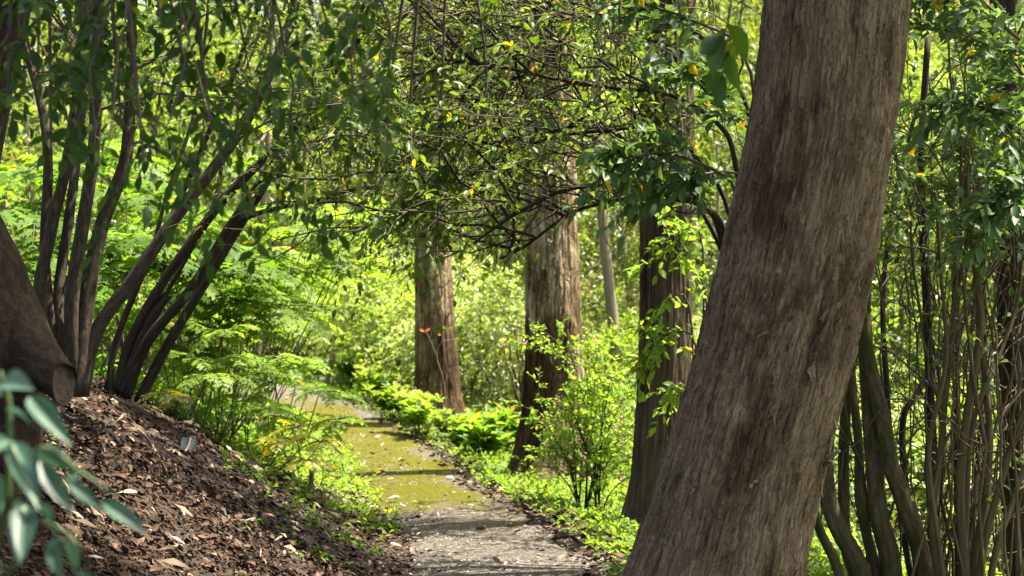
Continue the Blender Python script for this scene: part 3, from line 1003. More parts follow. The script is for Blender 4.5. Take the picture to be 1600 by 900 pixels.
# 6. grey multi-stemmed tree
def stems_tree(o, lines, mat, d0, wob=.1, nseg=12, name='stem', n=40):
    out = []
    for j, (pts, w0, w1, dd) in enumerate(lines):
        P = np.array([at(a, b, d0 + dd * (k / (len(pts) - 1))) for k, (a, b) in enumerate(pts)])
        r = np.array([w0, w1]) / F * d0 / 2
        obj(name, tube(P, r, n, nseg, wob, j * 7 + 1), mat, o)
        out.append(smooth_path(P, 16))
    return np.array(out)


d6 = 8.2
bx, by = at(115, 600, d6)[:2]
multi = thing('tree', 'many stemmed grey barked tree fanning up from the leaf covered bank', 'tree', (bx, by, gz(bx, by)))
L6 = stems_tree(multi, [
    ([(100, 610), (80, 500), (70, 400), (75, 250), (62, 150), (40, 70), (20, -60)], 18.7, 12.8, .3),
    ([(95, 605), (62, 470), (78, 370), (105, 250), (124, 120), (133, 20), (140, -120)], 21.6, 12.8, .1),
    ([(108, 605), (92, 470), (108, 340), (122, 230), (134, 100), (150, -60), (170, -200)], 18.7, 10.4, .5),
    ([(118, 615), (112, 480), (128, 360), (147, 230), (150, 110), (156, -10), (165, -160)], 24.5, 14.4, -.2),
    ([(122, 620), (135, 470), (160, 350), (196, 250), (203, 150), (206, 40), (215, -120)], 28.8, 12.8, .2),
    ([(128, 615), (150, 520), (205, 440), (280, 332), (330, 268), (385, 190), (430, 95), (460, 10), (490, -120)], 24.5, 12.0, .4)],
    M['bark_grey'], d6)
p, t_ = on_lines(L6, 36, .55)
sub = arcs(p, t_ + .9 * rand_dirs(36) + np.array([.15, -.1, 0]), rng.uniform(.6, 1.4, 36), .2, 8, .15)
p, t_ = on_lines(sub, 420, .2)
lg, tw = sprays(p, t_ + .9 * rand_dirs(420), rng.uniform(.15, .35, 420), 7, .065, 'oval', .52, droop=.15)
obj('foliage', lg, M['leaf_dark'], multi)
obj('twigs', merge(tubes(sub, np.repeat(np.linspace(.010, .003, 8)[None], 36, 0), 4), tw), M['bark_twig'], multi)

# 7. dark leaning clump behind it
d7 = 10.6
bx, by = at(195, 600, d7)[:2]
darkc = thing('tree', 'clump of dark stems leaning right behind the grey many stemmed tree', 'tree', (bx, by, gz(bx, by)))
L7 = stems_tree(darkc, [
    ([(172, 620), (178, 545), (218, 440), (272, 330), (325, 210), (372, 100), (420, -40)], 12.0, 6.8, .2),
    ([(182, 620), (205, 530), (262, 430), (345, 318), (420, 242), (470, 207), (490, 192), (492, 165), (512, 130), (560, 55), (610, -30)], 17.6, 8.5, .3),
    ([(195, 625), (230, 535), (296, 455), (362, 350), (435, 245), (512, 125), (560, 60), (620, -40)], 19.2, 8.5, -.2),
    ([(215, 630), (262, 540), (310, 460), (372, 358), (430, 262), (478, 170), (535, 70), (590, -30)], 17.6, 7.6, .4),
    ([(190, 615), (236, 500), (262, 460)], 20.8, 15.3, .1),
    ([(165, 610), (195, 500), (235, 400), (262, 300), (300, 190), (318, 80), (330, -40)], 8.0, 5.1, .6),
    ([(362, 355), (395, 336), (440, 324), (500, 312), (545, 298), (590, 292)], 9.6, 5.1, .1),
    ([(200, 620), (250, 480), (330, 330), (352, 240), (398, 150), (440, 60), (470, -40)], 8.8, 5.1, .8)],
    M['bark_dark'], d7, .14, 10)
p, t_ = on_lines(L7[:4], 26, .55)
sub = arcs(p, t_ + 1.0 * rand_dirs(26) + np.array([.3, -.1, -.1]), rng.uniform(.6, 1.5, 26), .25, 8, .15)
p, t_ = on_lines(sub, 210, .2)
lg, tw = sprays(p, t_ + .9 * rand_dirs(210), rng.uniform(.15, .35, 210), 6, .085, 'oval', .45, droop=.35)
obj('foliage', lg, M['leaf_arch'], darkc)
obj('twigs', merge(tubes(sub, np.repeat(np.linspace(.011, .003, 8)[None], 26, 0), 4), tw), M['bark_twig'], darkc)

# ------------------------------------------------------------------ right thicket
d8 = 8.0
def thicket(label, name, lines, mat, d0, base_px, wob=.1, nseg=10):
    bx, by = at(base_px, 1050, d0)[:2]
    o = thing(name, label, 'shrub', (bx, by, gz(bx, by)))
    return o, stems_tree(o, lines, mat, d0, wob, nseg)


th1, T1 = thicket('mossy crooked stems rising in a clump just right of the leaning trunk', 'shrub', [
    ([(1400, 1080), (1345, 895), (1305, 815), (1289, 745), (1294, 640), (1310, 520), (1330, 400), (1350, 280)], 34.0, 18.7, .5),
    ([(1410, 1080), (1392, 890), (1373, 800), (1364, 700), (1356, 600), (1350, 490), (1352, 380), (1362, 250)], 35.7, 17.0, .2),
    ([(1470, 1080), (1445, 890), (1420, 805), (1394, 735), (1378, 650), (1362, 580), (1345, 480), (1338, 380)], 34.0, 15.3, .0),
    ([(1420, 1080), (1330, 880), (1318, 760), (1322, 620), (1330, 480), (1350, 340), (1372, 200)], 22.1, 13.6, .9),
    ([(1350, 1060), (1312, 900), (1282, 830), (1270, 790)], 18.7, 12.8, -.3),
    ([(1428, 1080), (1350, 820), (1342, 700), (1330, 560), (1338, 420)], 18.7, 10.2, .6)], M['bark_moss'], d8, 1405, .22, 14)
th2, T2 = thicket('straight dark stems standing among pale canes right of the leaning tree', 'shrub', [
    ([(1462, 1080), (1457, 880), (1455, 700), (1449, 500), (1441, 330), (1440, 220), (1450, 60)], 18.0, 10.5, .3),
    ([(1500, 1080), (1497, 800), (1494, 600), (1492, 430), (1486, 280), (1490, 120)], 15.0, 9.8, .9),
    ([(1455, 1080), (1400, 760), (1385, 600), (1380, 450), (1400, 300), (1430, 180)], 12.0, 6.8, 1.0),
    ([(1460, 1080), (1410, 700), (1436, 610), (1488, 530), (1540, 440), (1600, 330)], 12.0, 6.8, .8),
    ([(1490, 1080), (1530, 700), (1538, 500), (1520, 330), (1500, 200)], 11.2, 6.0, 1.2)], M['bark_dark'], 8.8, 1480)
th3, T3 = thicket('pale tan canes forking upward at the right edge of the thicket', 'shrub', [
    ([(1510, 1080), (1507, 890), (1500, 760), (1512, 640), (1532, 510), (1522, 400), (1510, 290), (1520, 150)], 18.0, 7.5, .1),
    ([(1515, 1080), (1522, 890), (1538, 790), (1546, 690), (1540, 600), (1528, 480), (1530, 330)], 18.0, 6.8, .3),
    ([(1520, 1080), (1532, 890), (1562, 760), (1600, 640), (1640, 520)], 15.0, 7.5, -.1),
    ([(1525, 1080), (1552, 880), (1580, 790), (1612, 700)], 13.5, 7.5, .2),
    ([(1500, 1080), (1458, 850), (1466, 740), (1480, 600), (1492, 480), (1512, 370), (1540, 240)], 12.0, 6.0, .2),
    ([(1502, 1080), (1464, 830), (1452, 700), (1478, 560), (1470, 430), (1462, 300)], 9.0, 5.2, -.2),
    ([(1510, 1080), (1515, 700), (1560, 560), (1590, 470), (1600, 360)], 10.5, 5.2, .4)], M['bark_cane'], 7.8, 1512)
# wild thin canes
S = 46
bxs = rng.uniform(1380, 1620, S)
for o, mat, lo, hi, dd in ((th1, 'bark_moss', 0, 8, 8.3), (th2, 'bark_twig', 8, 28, 8.9), (th3, 'bark_cane', 28, 46, 8.0)):
    n = hi - lo
    D = np.stack([rng.normal(0, .13, n), rng.normal(0, .08, n), np.ones(n)], -1)
    P0 = np.array([at(b, 1060, dd + rng.uniform(-.5, .6)) for b in bxs[lo:hi]])
    Lc = rng.uniform(2.4, 4.2, n)
    ln = arcs(P0, D, Lc, rng.uniform(-.03, .05, n), 14, .075)
    for q in range(n):
        r0 = rng.uniform(.006, .013)
        obj('cane', tubes(ln[q], np.linspace(r0, r0 * .4, 14), 6, .1, q), M[mat], o)
    if o is th1: T1c = ln
    if o is th2: T2c = ln
    if o is th3: T3c = ln
for o, big_l, can, mat, nb, ns, lm in ((th1, T1, T1c, 'bark_twig', 50, 150, 'leaf_arch'), (th2, T2, T2c, 'bark_twig', 80, 330, 'leaf_blue'), (th3, T3, T3c, 'bark_cane', 80, 340, 'leaf_blue')):
    pts = []
    a, ta = on_lines(can, nb, .25)
    b, tb = on_lines(big_l, nb // 3, .5)
    p, t_ = np.vstack([a, b]), np.vstack([ta, tb])
    sub = arcs(p, t_ + .8 * rand_dirs(len(p)), rng.uniform(.4, 1.1, len(p)), .12, 8, .2)
    up_ = sub[sub[:, :, 2].mean(1) > .15]
    lo_ = sub[sub[:, :, 2].mean(1) <= .15]
    p, t_ = on_lines(up_, ns, .2)
    if len(lo_):
        p2, t2 = on_lines(lo_, ns // 14, .3)
        p, t_ = np.vstack([p, p2]), np.vstack([t_, t2])
    lg, tw = sprays(p, t_ + .9 * rand_dirs(len(p)), rng.uniform(.12, .28, len(p)), 7, .066, 'oval', .5, droop=.2)
    obj('foliage', lg, M[lm], o)
    obj('twigs', merge(tubes(sub, np.repeat(np.linspace(.006, .002, 8)[None], len(sub), 0), 4), tw), M[mat], o)

# dark trunk on the far right
bx, by = at(1590, 1040, 9.5)[:2]
edge_t = thing('tree', 'dark reddish brown trunk partly cut off by the right edge of the view', 'tree', (bx, by, gz(bx, by)))
big_trunk([(1570, 0, 44), (1578, 250, 46), (1584, 500, 50), (1592, 750, 56), (1600, 920, 66), (1604, 1050, 90)], 9.5, (np.array([[3.6, 9.8, 9], [3.4, 9.6, 5]]), np.array([.05, .08])), 'trunk', M['bark_dark'], edge_t, n=140, nseg=60, amp=.008, fib=(8, .8), seed=71)
lb = arcs(np.repeat([[3.5, 9.7, 6.0]], 8, 0) + rng.normal(0, .6, (8, 3)) * [.05, .05, 1], rand_dirs(8) + np.array([.2, -.2, .5]), 2.4, .15, 10, .15)
obj('limbs', tubes(lb, np.repeat(np.linspace(.035, .01, 10)[None], 8, 0), 6), M['bark_dark'], edge_t)
p, t_ = on_lines(lb, 260, .2)
lg, tw = sprays(p, t_ + rand_dirs(260), rng.uniform(.4, .8, 260), 8, .15, 'kite', .5, twigs=False)
obj('crown', lg, M['leaf_dark'], edge_t)  # unseen crown, extended above the frame for foreground shade

# ------------------------------------------------------------------ arching shrub over the path
d9 = 9.0
bx, by = at(1160, 900, d9)[:2]
arch = thing('shrub', 'tall shrub arching tangled thin branches and small leaves over the path', 'shrub', (bx, by, gz(bx, by)))
A9 = stems_tree(arch, [
    ([(1170, 960), (1172, 700), (1160, 500), (1130, 360), (1090, 318), (1040, 298), (950, 288), (875, 300), (805, 335), (740, 380)], 15, 4, -.4),
    ([(1168, 960), (1160, 600), (1120, 350), (1060, 312), (1000, 308), (900, 330), (820, 385), (780, 405)], 11, 3.5, .3),
    ([(1180, 960), (1180, 500), (1150, 260), (1120, 192), (1040, 146), (965, 138), (875, 125), (800, 108), (740, 100), (605, 78)], 10, 3.5, .0),
    ([(1185, 960), (1190, 400), (1165, 160), (1085, 52), (950, 26), (830, 38), (700, 60)], 10, 3.5, .6),
    ([(1178, 960), (1165, 520), (1080, 300), (1010, 240), (950, 200), (895, 140), (850, 60), (820, -40)], 10, 3.5, .8),
    ([(1182, 960), (1150, 380), (1050, 215), (940, 205), (830, 225), (700, 285), (610, 330)], 9, 3, .5)], M['bark_dark'], d9, .12, 10, n=60)
hub = np.array([at(1130, 340, 9.0)])
n = 120
st_, tt_ = on_lines(A9, n, .35, .95)
D = np.stack([rng.normal(-.9, .55, n), rng.normal(-.1, .5, n), rng.normal(.25, .5, n)], -1)
br1 = arcs(st_, D, rng.uniform(.8, 2.4, n), rng.uniform(.1, .45, n), 12, .14)
br1 = br1[br1[:, :, 2].min(1) > .02]
n = len(br1)
r1 = np.linspace(1, .3, 12)[None] * rng.uniform(.005, .012, (n, 1))
st_, tt_ = on_lines(np.concatenate([br1]), 480, .1)
br2 = arcs(st_, tt_ + 1.0 * rand_dirs(480) + np.array([-.2, 0, .1]), rng.uniform(.25, .9, 480), rng.uniform(0, .3, 480), 8, .2)
br2 = br2[br2[:, :, 2].min(1) > -.1]
r2 = np.linspace(1, .35, 8)[None] * rng.uniform(.0025, .005, (len(br2), 1))
obj('branches', tubes(br1, r1, 6, .1, 3), M['bark_dark'], arch)
p, t_ = on_lines(br2, 900, .3)
p2, t2 = on_lines(br1, 90, .5)
p, t_ = np.vstack([p, p2]), np.vstack([t_, t2])
lg, tw = sprays(p, t_ + .9 * rand_dirs(len(p)), rng.uniform(.12, .28, len(p)), 6, .062, 'oval', .5, droop=.25)
obj('foliage', lg, M['leaf_arch'], arch)
obj('twigs', merge(tubes(br2, r2, 4), tw), M['bark_twig'], arch)

# bluish leafy bough crossing in front of the arching branches
def bough(name, label, cat, lines, d0, mat_leaf, mat_twig, nspr, Ls, nl, ls, wr, w0, w1, kind='oval', droop=.25, group=None, flat=.6, lo=.2, spread=.8):
    P = [np.array([at(a, b, d0 + c) for a, b, c in l]) for l in lines]
    base = P[0][0]
    o = thing(name, label, cat, base, group)
    Q = np.array([smooth_path(q_, 14) for q_ in P])
    R = np.repeat(np.linspace(w0, w1, 14)[None], len(P), 0)
    p, t_ = on_lines(Q, nspr, lo)
    lg, tw = sprays(p, t_ + spread * rand_dirs(nspr), rng.uniform(Ls * .6, Ls * 1.3, nspr), nl, ls, kind, wr, droop=droop, flat=flat)
    obj('foliage', lg, M[mat_leaf], o)
    obj('branch', merge(tubes(Q, R, 6), tw), M[mat_twig], o)
    return o


bough('shrub', 'blue green leafed shrub leaning out behind the top of the leaning trunk', 'shrub',
      [[(1190, 1000, 0), (1185, 600, 0), (1160, 320, -.3), (1090, 255, -.5), (1020, 240, -.6), (960, 262, -.7)],
       [(1190, 1000, 0), (1190, 560, 0), (1172, 300, 0), (1120, 270, -.3), (1060, 285, -.4), (1010, 300, -.4)],
       [(1190, 1000, 0), (1195, 500, 0), (1180, 230, 0), (1135, 180, -.3), (1090, 130, -.4), (1040, 90, -.4)],
       [(1190, 1000, 0), (1195, 400, 0), (1170, 100, 0), (1100, 40, -.2), (1020, 10, -.4), (940, -20, -.4)]], 8.2, 'leaf_blue', 'bark_twig', 105, .24, 8, .095, .5, .015, .004, lo=.55)
bough('climbing_plant', 'lit leafy shoots hanging in front of the slim dark trunk', 'climber',
      [[(1085, 860, 0), (1078, 640, 0), (1062, 600, -.1), (1050, 640, -.1)], [(1085, 860, 0), (1090, 560, -.1), (1050, 520, -.2), (1010, 560, -.2)],
       [(1085, 860, 0), (1105, 480, -.1), (1060, 400, -.2), (1030, 340, -.2)], [(1085, 860, 0), (1080, 500, -.1), (1040, 470, -.2), (985, 530, -.2)], [(1085, 860, 0), (1100, 420, -.1), (1070, 360, -.2), (1010, 420, -.3)]],
      10.6, 'leaf_lime', 'bark_twig', 74, .22, 6, .085, .5, .010, .003, lo=.35)
bough('hanging_sprig', 'sprig of large glossy leaves hanging at the top beside the leaning trunk', 'branch',
      [[(1160, -260, .3), (1150, -80, .1), (1140, 20, 0), (1130, 60, 0)], [(1160, -260, .3), (1165, -60, .1), (1158, 20, 0), (1150, 60, .05)]], 4.0, 'leaf_dark', 'bark_twig', 6, .06, 2, .105, .48, .006, .002, kind='fine', droop=.9, flat=.1, lo=.75, spread=.3)
bough('shrub', 'slender shrub dangling dark leaves in front of the farthest stout trunk', 'shrub',
      [[(720, -420, 0), (700, -100, 0), (690, 150, 0), (685, 300, 0), (680, 430, 0)], [(720, -420, 0), (640, -60, 0), (610, 120, 0), (580, 200, 0), (540, 250, 0)],
       [(720, -420, 0), (660, -60, 0), (640, 200, 0), (650, 300, 0), (620, 340, 0)], [(720, -420, 0), (740, -60, 0), (760, 150, 0), (700, 260, 0), (670, 300, 0)]],
      8.6, 'leaf_arch', 'bark_twig', 62, .24, 7, .080, .48, .012, .003, lo=.42, droop=.4)
bough('shrub', 'blue leafed top of the shrub beside the dark trunk at the right edge', 'shrub',
      [[(1640, 1000, .4), (1640, 300, .3), (1600, 120, 0), (1520, 60, -.2), (1440, 40, -.3)], [(1640, 1000, .4), (1640, 400, .3), (1590, 230, 0), (1540, 170, -.2), (1470, 160, -.3)],
       [(1640, 1000, .4), (1645, 500, .3), (1610, 330, 0), (1585, 290, -.1), (1560, 320, -.2)], [(1640, 1000, .4), (1630, 200, .3), (1560, 30, 0), (1490, -20, -.2), (1420, -30, -.3)]],
      7.4, 'leaf_blue', 'bark_cane', 150, .24, 8, .085, .5, .014, .004, lo=.45)

# near blurred sprig at the lower left
P0 = [at(-60, 1500, 2.2), at(-20, 1000, 2.15), at(10, 800, 2.1), at(15, 640, 2.1), at(0, 580, 2.1)]
near = thing('shrub', 'out of focus young shrub with long blue green leaves close to the viewer', 'shrub', (P0[0][0], 2.2, gz(P0[0][0], 2.2)))
P0 = [np.array([P0[0][0], 2.2, gz(P0[0][0], 2.2) - .03])] + P0[1:]
P1 = [at(10, 800, 2.1), at(60, 700, 2.05), at(130, 740, 2.0), at(175, 770, 2.0)]
P2 = [at(0, 930, 2.15), at(50, 820, 2.1), at(100, 830, 2.05), at(120, 850, 2.0)]
obj('stem', merge(tube(P0, [.008, .003], 24, 7), tube(P1, [.0035, .0015], 12, 6), tube(P2, [.0035, .0015], 12, 6)), M['stem_green'], near)
lv = [  # base px, tip px, depth offset, width ratio
    ((5, 620), (-30, 560), 0, .36), ((5, 600), (36, 590), -.1, .42), ((10, 640), (60, 655), .05, .30), ((45, 620), (108, 684), -.08, .33),
    ((18, 690), (62, 780), -.1, .36), ((60, 705), (115, 725), .1, .34), ((62, 720), (112, 800), -.05, .34), ((105, 755), (165, 795), .0, .42),
    ((160, 785), (232, 828), -.05, .33), ((40, 790), (28, 870), -.1, .46), ((85, 840), (88, 905), -.05, .48), ((95, 845), (130, 880), .1, .3),
    ((0, 740), (-20, 830), 0, .4), ((15, 690), (-30, 700), -.1, .4), ((55, 790), (110, 830), .1, .3), ((120, 760), (120, 720), .1, .3), ((125, 890), (150, 920), 0, .5), ((10, 880), (-20, 920), 0, .4), ((0, 800), (40, 770), .1, .3)]
Bp, Dp, Lp, Wp = [], [], [], []
for (a, b, dd, wr_) in lv:
    A_, B_ = at(a[0], a[1], 2.08), at(b[0], b[1], 2.08 + dd)
    Bp.append(A_); Dp.append(B_ - A_); Lp.append(np.linalg.norm(B_ - A_) * .92); Wp.append(Lp[-1] * wr_ * .82)
upn = np.array([0, -.75, .65]) + .25 * rng.normal(size=(len(lv), 3))
lg = leaves('fine', np.array(Bp), np.array(Dp), upn, np.array(Lp), np.array(Wp))
TV = leaf_t('fine')[0].copy()
TV[:, 0] *= 2
obj('foliage', (lg[0], lg[1], {'blade': np.tile(TV, (len(Bp), 1))}), M['leaf_near'], near)

# ------------------------------------------------------------------ pinnate-leaved plants left of the path
def pinnate(apex, heading, L, droop, pairs=8, ll=.155, wr=.52):
    """arched feather leaves; arrays (n,3),(n,3),(n)"""
    n = len(apex)
    h = nrm(heading)
    t = np.linspace(0, 1, 10)
    P = apex[:, None] + h[:, None] * (L[:, None] * t)[..., None] + np.array([0, 0, -1.0]) * (droop[:, None] * L[:, None] * t ** 2)[..., None]
    rach = tubes(P, np.repeat(np.linspace(.006, .0015, 10)[None], n, 0), 4)
    tl = np.linspace(.22, .98, pairs)
    pos = apex[:, None] + h[:, None] * (L[:, None] * tl)[..., None] + np.array([0, 0, -1.0]) * (droop[:, None] * L[:, None] * tl ** 2)[..., None]
    tan = nrm(h[:, None] + np.array([0, 0, -1.0]) * (2 * droop[:, None] * tl)[..., None])
    sd = nrm(np.cross(tan, np.array([0, 0, 1.0])))
    upv = np.cross(sd, tan)
    env = np.sin(np.pi * (tl * .8 + .16)) ** .8
    Ps, Ds, Us, Ls = [], [], [], []
    for sg in (-1, 1):
        dd = nrm(tan * .55 + sd * sg * .85 - np.array([0, 0, .22]) + .12 * rng.normal(size=tan.shape))
        Ps.append(pos.reshape(-1, 3)); Ds.append(dd.reshape(-1, 3))
        Us.append((upv + .25 * rng.normal(size=upv.shape)).reshape(-1, 3))
        Ls.append((ll * env[None] * (L[:, None] / .5) * rng.uniform(.85, 1.15, (n, pairs))).ravel())
    Ls = np.concatenate(Ls)
    lf = leaves('lobed', np.concatenate(Ps), np.concatenate(Ds), np.concatenate(Us), Ls, Ls * wr)
    return lf, rach


def feather_plant(label, base, apexes, mat='leaf_fern', nl=7, L=.5, group=None, r=.0075):
    """base (px, d); apexes: list of (px,py,dd)"""
    bx, by = at(base[0], 0, base[1])[:2]
    o = thing('feathery_plant', label, 'plant', (bx, by, gz(bx, by)), group)
    b = np.array([bx, by, gz(bx, by) - .03])
    lf, rc = [], []
    for (a, c, dd) in apexes:
        top_ = at(a, c, base[1] + dd)
        st0 = b + np.array([rng.normal(0, .08), rng.normal(0, .08), 0])
        mid = st0 * .5 + top_ * .5 + np.array([(st0[0] - top_[0]) * -.10 + rng.normal(0, .05), 0, -.10])
        obj('stem', tube([st0, mid, top_], [r, r * .6], 16, 7, .1, int(a)), M['stem_green'] if rng.random() < .3 else M['bark_twig'], o)
        az = np.linspace(0, 2 * np.pi, nl, endpoint=False) + rng.uniform(0, 6)
        el = rng.uniform(.05, .65, nl)
        h = np.stack([np.cos(az) * np.cos(el), np.sin(az) * np.cos(el), np.sin(el)], -1)
        g1_, g2_ = pinnate(np.repeat(top_[None], nl, 0), h, L * rng.uniform(.75, 1.2, nl), rng.uniform(.3, .75, nl))
        lf.append(g1_); rc.append(g2_)
    obj('fronds', merge(*[(a_[0], a_[1]) for a_ in lf]), M[mat], o)
    obj('leaf_stalks', merge(*rc), M['stem_green'], o)
    return o


feather_plant('tall bright feathery leaved plant arching toward the path bend', (345, 12.5), [(483, 365, .6), (441, 480, .3), (402, 415, .4), (520, 420, .8), (380, 470, .0), (545, 370, 1.0)], 'leaf_lime', 7, .6)
feather_plant('low feathery plant reaching over the moss of the path', (425, 12.0), [(500, 612, -.2), (430, 600, .1), (455, 655, -.2), (528, 655, -.1)], 'leaf_lime', 6, .38)
feather_plant('feathery plant in deep shade between the dark leaning stems', (270, 12.2), [(300, 378, .5), (350, 430, .2), (262, 425, .6), (388, 395, .8), (320, 470, .3), (240, 380, .5), (285, 340, .9)], 'leaf_fern', 9, .70)
feather_plant('feathery plant glimpsed behind the grey many stemmed tree', (120, 11.5), [(60, 330, .6), (150, 300, .9), (200, 380, .5), (100, 420, .5), (20, 400, .4), (160, 430, .3), (230, 320, .9), (40, 270, .9)], 'leaf_fern', 9, .72)
feather_plant('lime feathery plant above the bend, beyond the horizontal dark branch', (400, 16.0), [(445, 335, .6), (510, 350, 1), (545, 330, 1.5), (400, 370, .6), (540, 400, .8)], 'leaf_lime', 8, .75)
feather_plant('bushy feathery plant at the top of the bank behind the plant label', (330, 13.2), [(330, 490, .3), (375, 505, .2), (300, 550, .1), (335, 550, .3)], 'leaf_lime', 7, .5)
feather_plant('pale feathery plant high among the tops of the dark leaning stems', (300, 15.5), [(330, 260, .8), (250, 290, .8), (400, 290, 1), (240, 220, 1), (330, 180, 1.4)], 'leaf_lime', 8, .75)
feather_plant('small yellow green feathery seedling on the bank edge by the moss', (470, 11.3), [(462, 668, .1), (500, 690, 0), (435, 690, -.1), (480, 720, -.2)], 'leaf_yellow', 7, .26, r=.005)
feather_plant('yellowing feathery seedling under the leaning dark stems', (262, 10.4), [(255, 615, 0), (280, 622, .1)], 'leaf_yellow', 5, .22, r=.005)
feather_plant('feathery plant overhanging the far bend from the upper bank', (395, 18.5), [(420, 450, .4), (470, 440, .4), (360, 440, .3), (330, 480, .4), (500, 410, .6)], 'leaf_lime', 8, .7)
feather_plant('feathery plant crowding the gap between grey stems and dark stems', (190, 13.5), [(150, 470, .2), (210, 450, .3), (180, 360, .6), (120, 250, .9), (200, 250, .9), (260, 500, .2)], 'leaf_fern', 9, .72)

feather_plant('crowded low feathery plant under the dark leaning stems and lime fronds', (350, 13.0), [(300, 450, .4), (340, 465, .2), (280, 520, .0), (345, 520, -.1), (395, 490, .1)], 'leaf_lime', 7, .5)
feather_plant('lime feathery plant spilling down beside the far gravel bend', (440, 15.0), [(430, 500, .0), (500, 500, .4), (410, 530, .1)], 'leaf_lime', 7, .5)

feather_plant('small lime feathery plant filling the foot of the dark leaning stems', (310, 11.6), [(290, 560, .1), (330, 590, .0), (365, 560, .2), (275, 500, .3), (350, 520, .2)], 'leaf_lime', 7, .40, r=.006)
feather_plant('small lime feathery plant spilling over the bank above the moss', (410, 11.9), [(400, 585, .0), (440, 560, .3), (385, 625, -.1), (420, 640, -.2), (470, 575, .3)], 'leaf_lime', 7, .38, r=.006)
feather_plant('lime feathery plant glowing between the dark stems and the far bend', (370, 14.2), [(400, 430, .1), (430, 455, .3), (370, 480, .0), (460, 500, .2), (340, 420, .3), (415, 395, .5), (490, 440, .4)], 'leaf_lime', 7, .55)

# ------------------------------------------------------------------ pink-blossomed bush in front of the pale trunk
d12 = 12.6
bx, by = at(915, 830, d12)[:2]
pink = thing('bush', 'slender spring bush with lime leaves and small pink blossoms', 'bush', (bx, by, gz(bx, by)))
tips = [(850, 545), (878, 522), (935, 540), (895, 560), (840, 640), (905, 600), (945, 580), (975, 620), (990, 680), (930, 640), (870, 690), (960, 560), (900, 660), (985, 740), (850, 720), (1010, 640), (920, 545)]
LN = []
for j, (a, b) in enumerate(tips):
    b0 = np.array([bx + rng.normal(0, .10), by + rng.normal(0, .12), gz(bx, by) - .03])
    t2 = at(a, b, d12 + rng.uniform(-.35, .35))
    m_ = b0 * .5 + t2 * .5 + np.array([(b0[0] - t2[0]) * .15, 0, .03])
    LN.append(smooth_path([b0, m_, t2], 14))
    obj('stem', tube([b0, m_, t2], [.009, .003], 16, 6, .1, j), M['bark_dark'], pink)
LN = np.array(LN)
p, t_ = on_lines(LN, 190, .25)
sub = arcs(p, t_ + .9 * rand_dirs(190), rng.uniform(.15, .45, 190), .1, 6, .15)
p, t_ = on_lines(sub, 760, .2)
lg, tw = sprays(p, t_ + .8 * rand_dirs(760), rng.uniform(.08, .16, 760), 6, .046, 'oval', .62, droop=.15)
obj('foliage', lg, M['leaf_lime'], pink)
obj('twigs', merge(tubes(sub, np.repeat(np.linspace(.003, .0012, 6)[None], 190, 0), 3), tw), M['bark_twig'], pink)
p, t_ = on_lines(sub, 46, .6)
pp = np.repeat(p, 9, 0) + rng.normal(0, .018, (46 * 9, 3))
obj('blossoms', leaves('kite', pp, rand_dirs(len(pp)), rand_dirs(len(pp)), .022, .02), M['blossom'], pink)


# ------------------------------------------------------------------ plants with upright leaves beside the path
def clump_proto(label, cat, name, mat, nst, hgt, ll, wr, group, stem_mat='stem_green'):
    o = thing(name, label, cat, (0, 0, 0), group)
    az = rng.uniform(0, 6.28, nst)
    tilt = rng.uniform(.05, .75, nst)
    D = np.stack([np.cos(az) * tilt, np.sin(az) * tilt, np.ones(nst)], -1)
    ln = arcs(np.stack([rng.normal(0, .05, nst), rng.normal(0, .05, nst), np.full(nst, -.02)], -1), D, hgt * rng.uniform(.6, 1.1, nst), .12, 7, .08)
    obj('stems', tubes(ln, np.repeat(np.linspace(.007, .003, 7)[None], nst, 0), 5), M[stem_mat], o)
    P, DD, U, Lh = [], [], [], []
    for k in range(nst):
        for fr in (1.0, .78, .55):
            q = ln[k, int(fr * 6)]
            m_ = 6 if fr == 1 else 5
            a2 = np.linspace(0, 6.28, m_, endpoint=False) + rng.uniform(0, 6)
            dd = np.stack([np.cos(a2), np.sin(a2), rng.uniform(.0, 1.5, m_)], -1)
            P.append(np.repeat(q[None], m_, 0)); DD.append(dd); U.append(np.array([0, 0, 1.]) + .25 * rng.normal(size=(m_, 3))); Lh.append(ll * rng.uniform(.7, 1.2, m_))
    Lh = np.concatenate(Lh)
    obj('foliage', leaves('oval', np.concatenate(P), np.concatenate(DD), np.concatenate(U), Lh, Lh * wr), M[mat], o)
    if name == 'hellebore':
        tp = np.repeat(ln[:nst * 2 // 3, -1] + np.array([0, 0, .05]), 7, 0)
        d_ = nrm(rand_dirs(len(tp)) + np.array([0, 0, .5]))
        obj('blossoms', leaves('oval', tp + .02 * rand_dirs(len(tp)), d_, rand_dirs(len(tp)), .06, .05), M['leaf_pale'], o)
    return o


def put(o, px, d, rz, sc, label=None, group=None, first=False, s_min=None):
    x, y = at(px, 0, d)[:2]
    loc = (x, y, gz(x, y) - .02)
    if first:
        o.location = loc; o.rotation_euler = (0, 0, rz); o.scale = (sc,) * 3
        if label: o['label'] = label
        return o
    return dup(o, loc, rz, sc, label or o['label'], group)


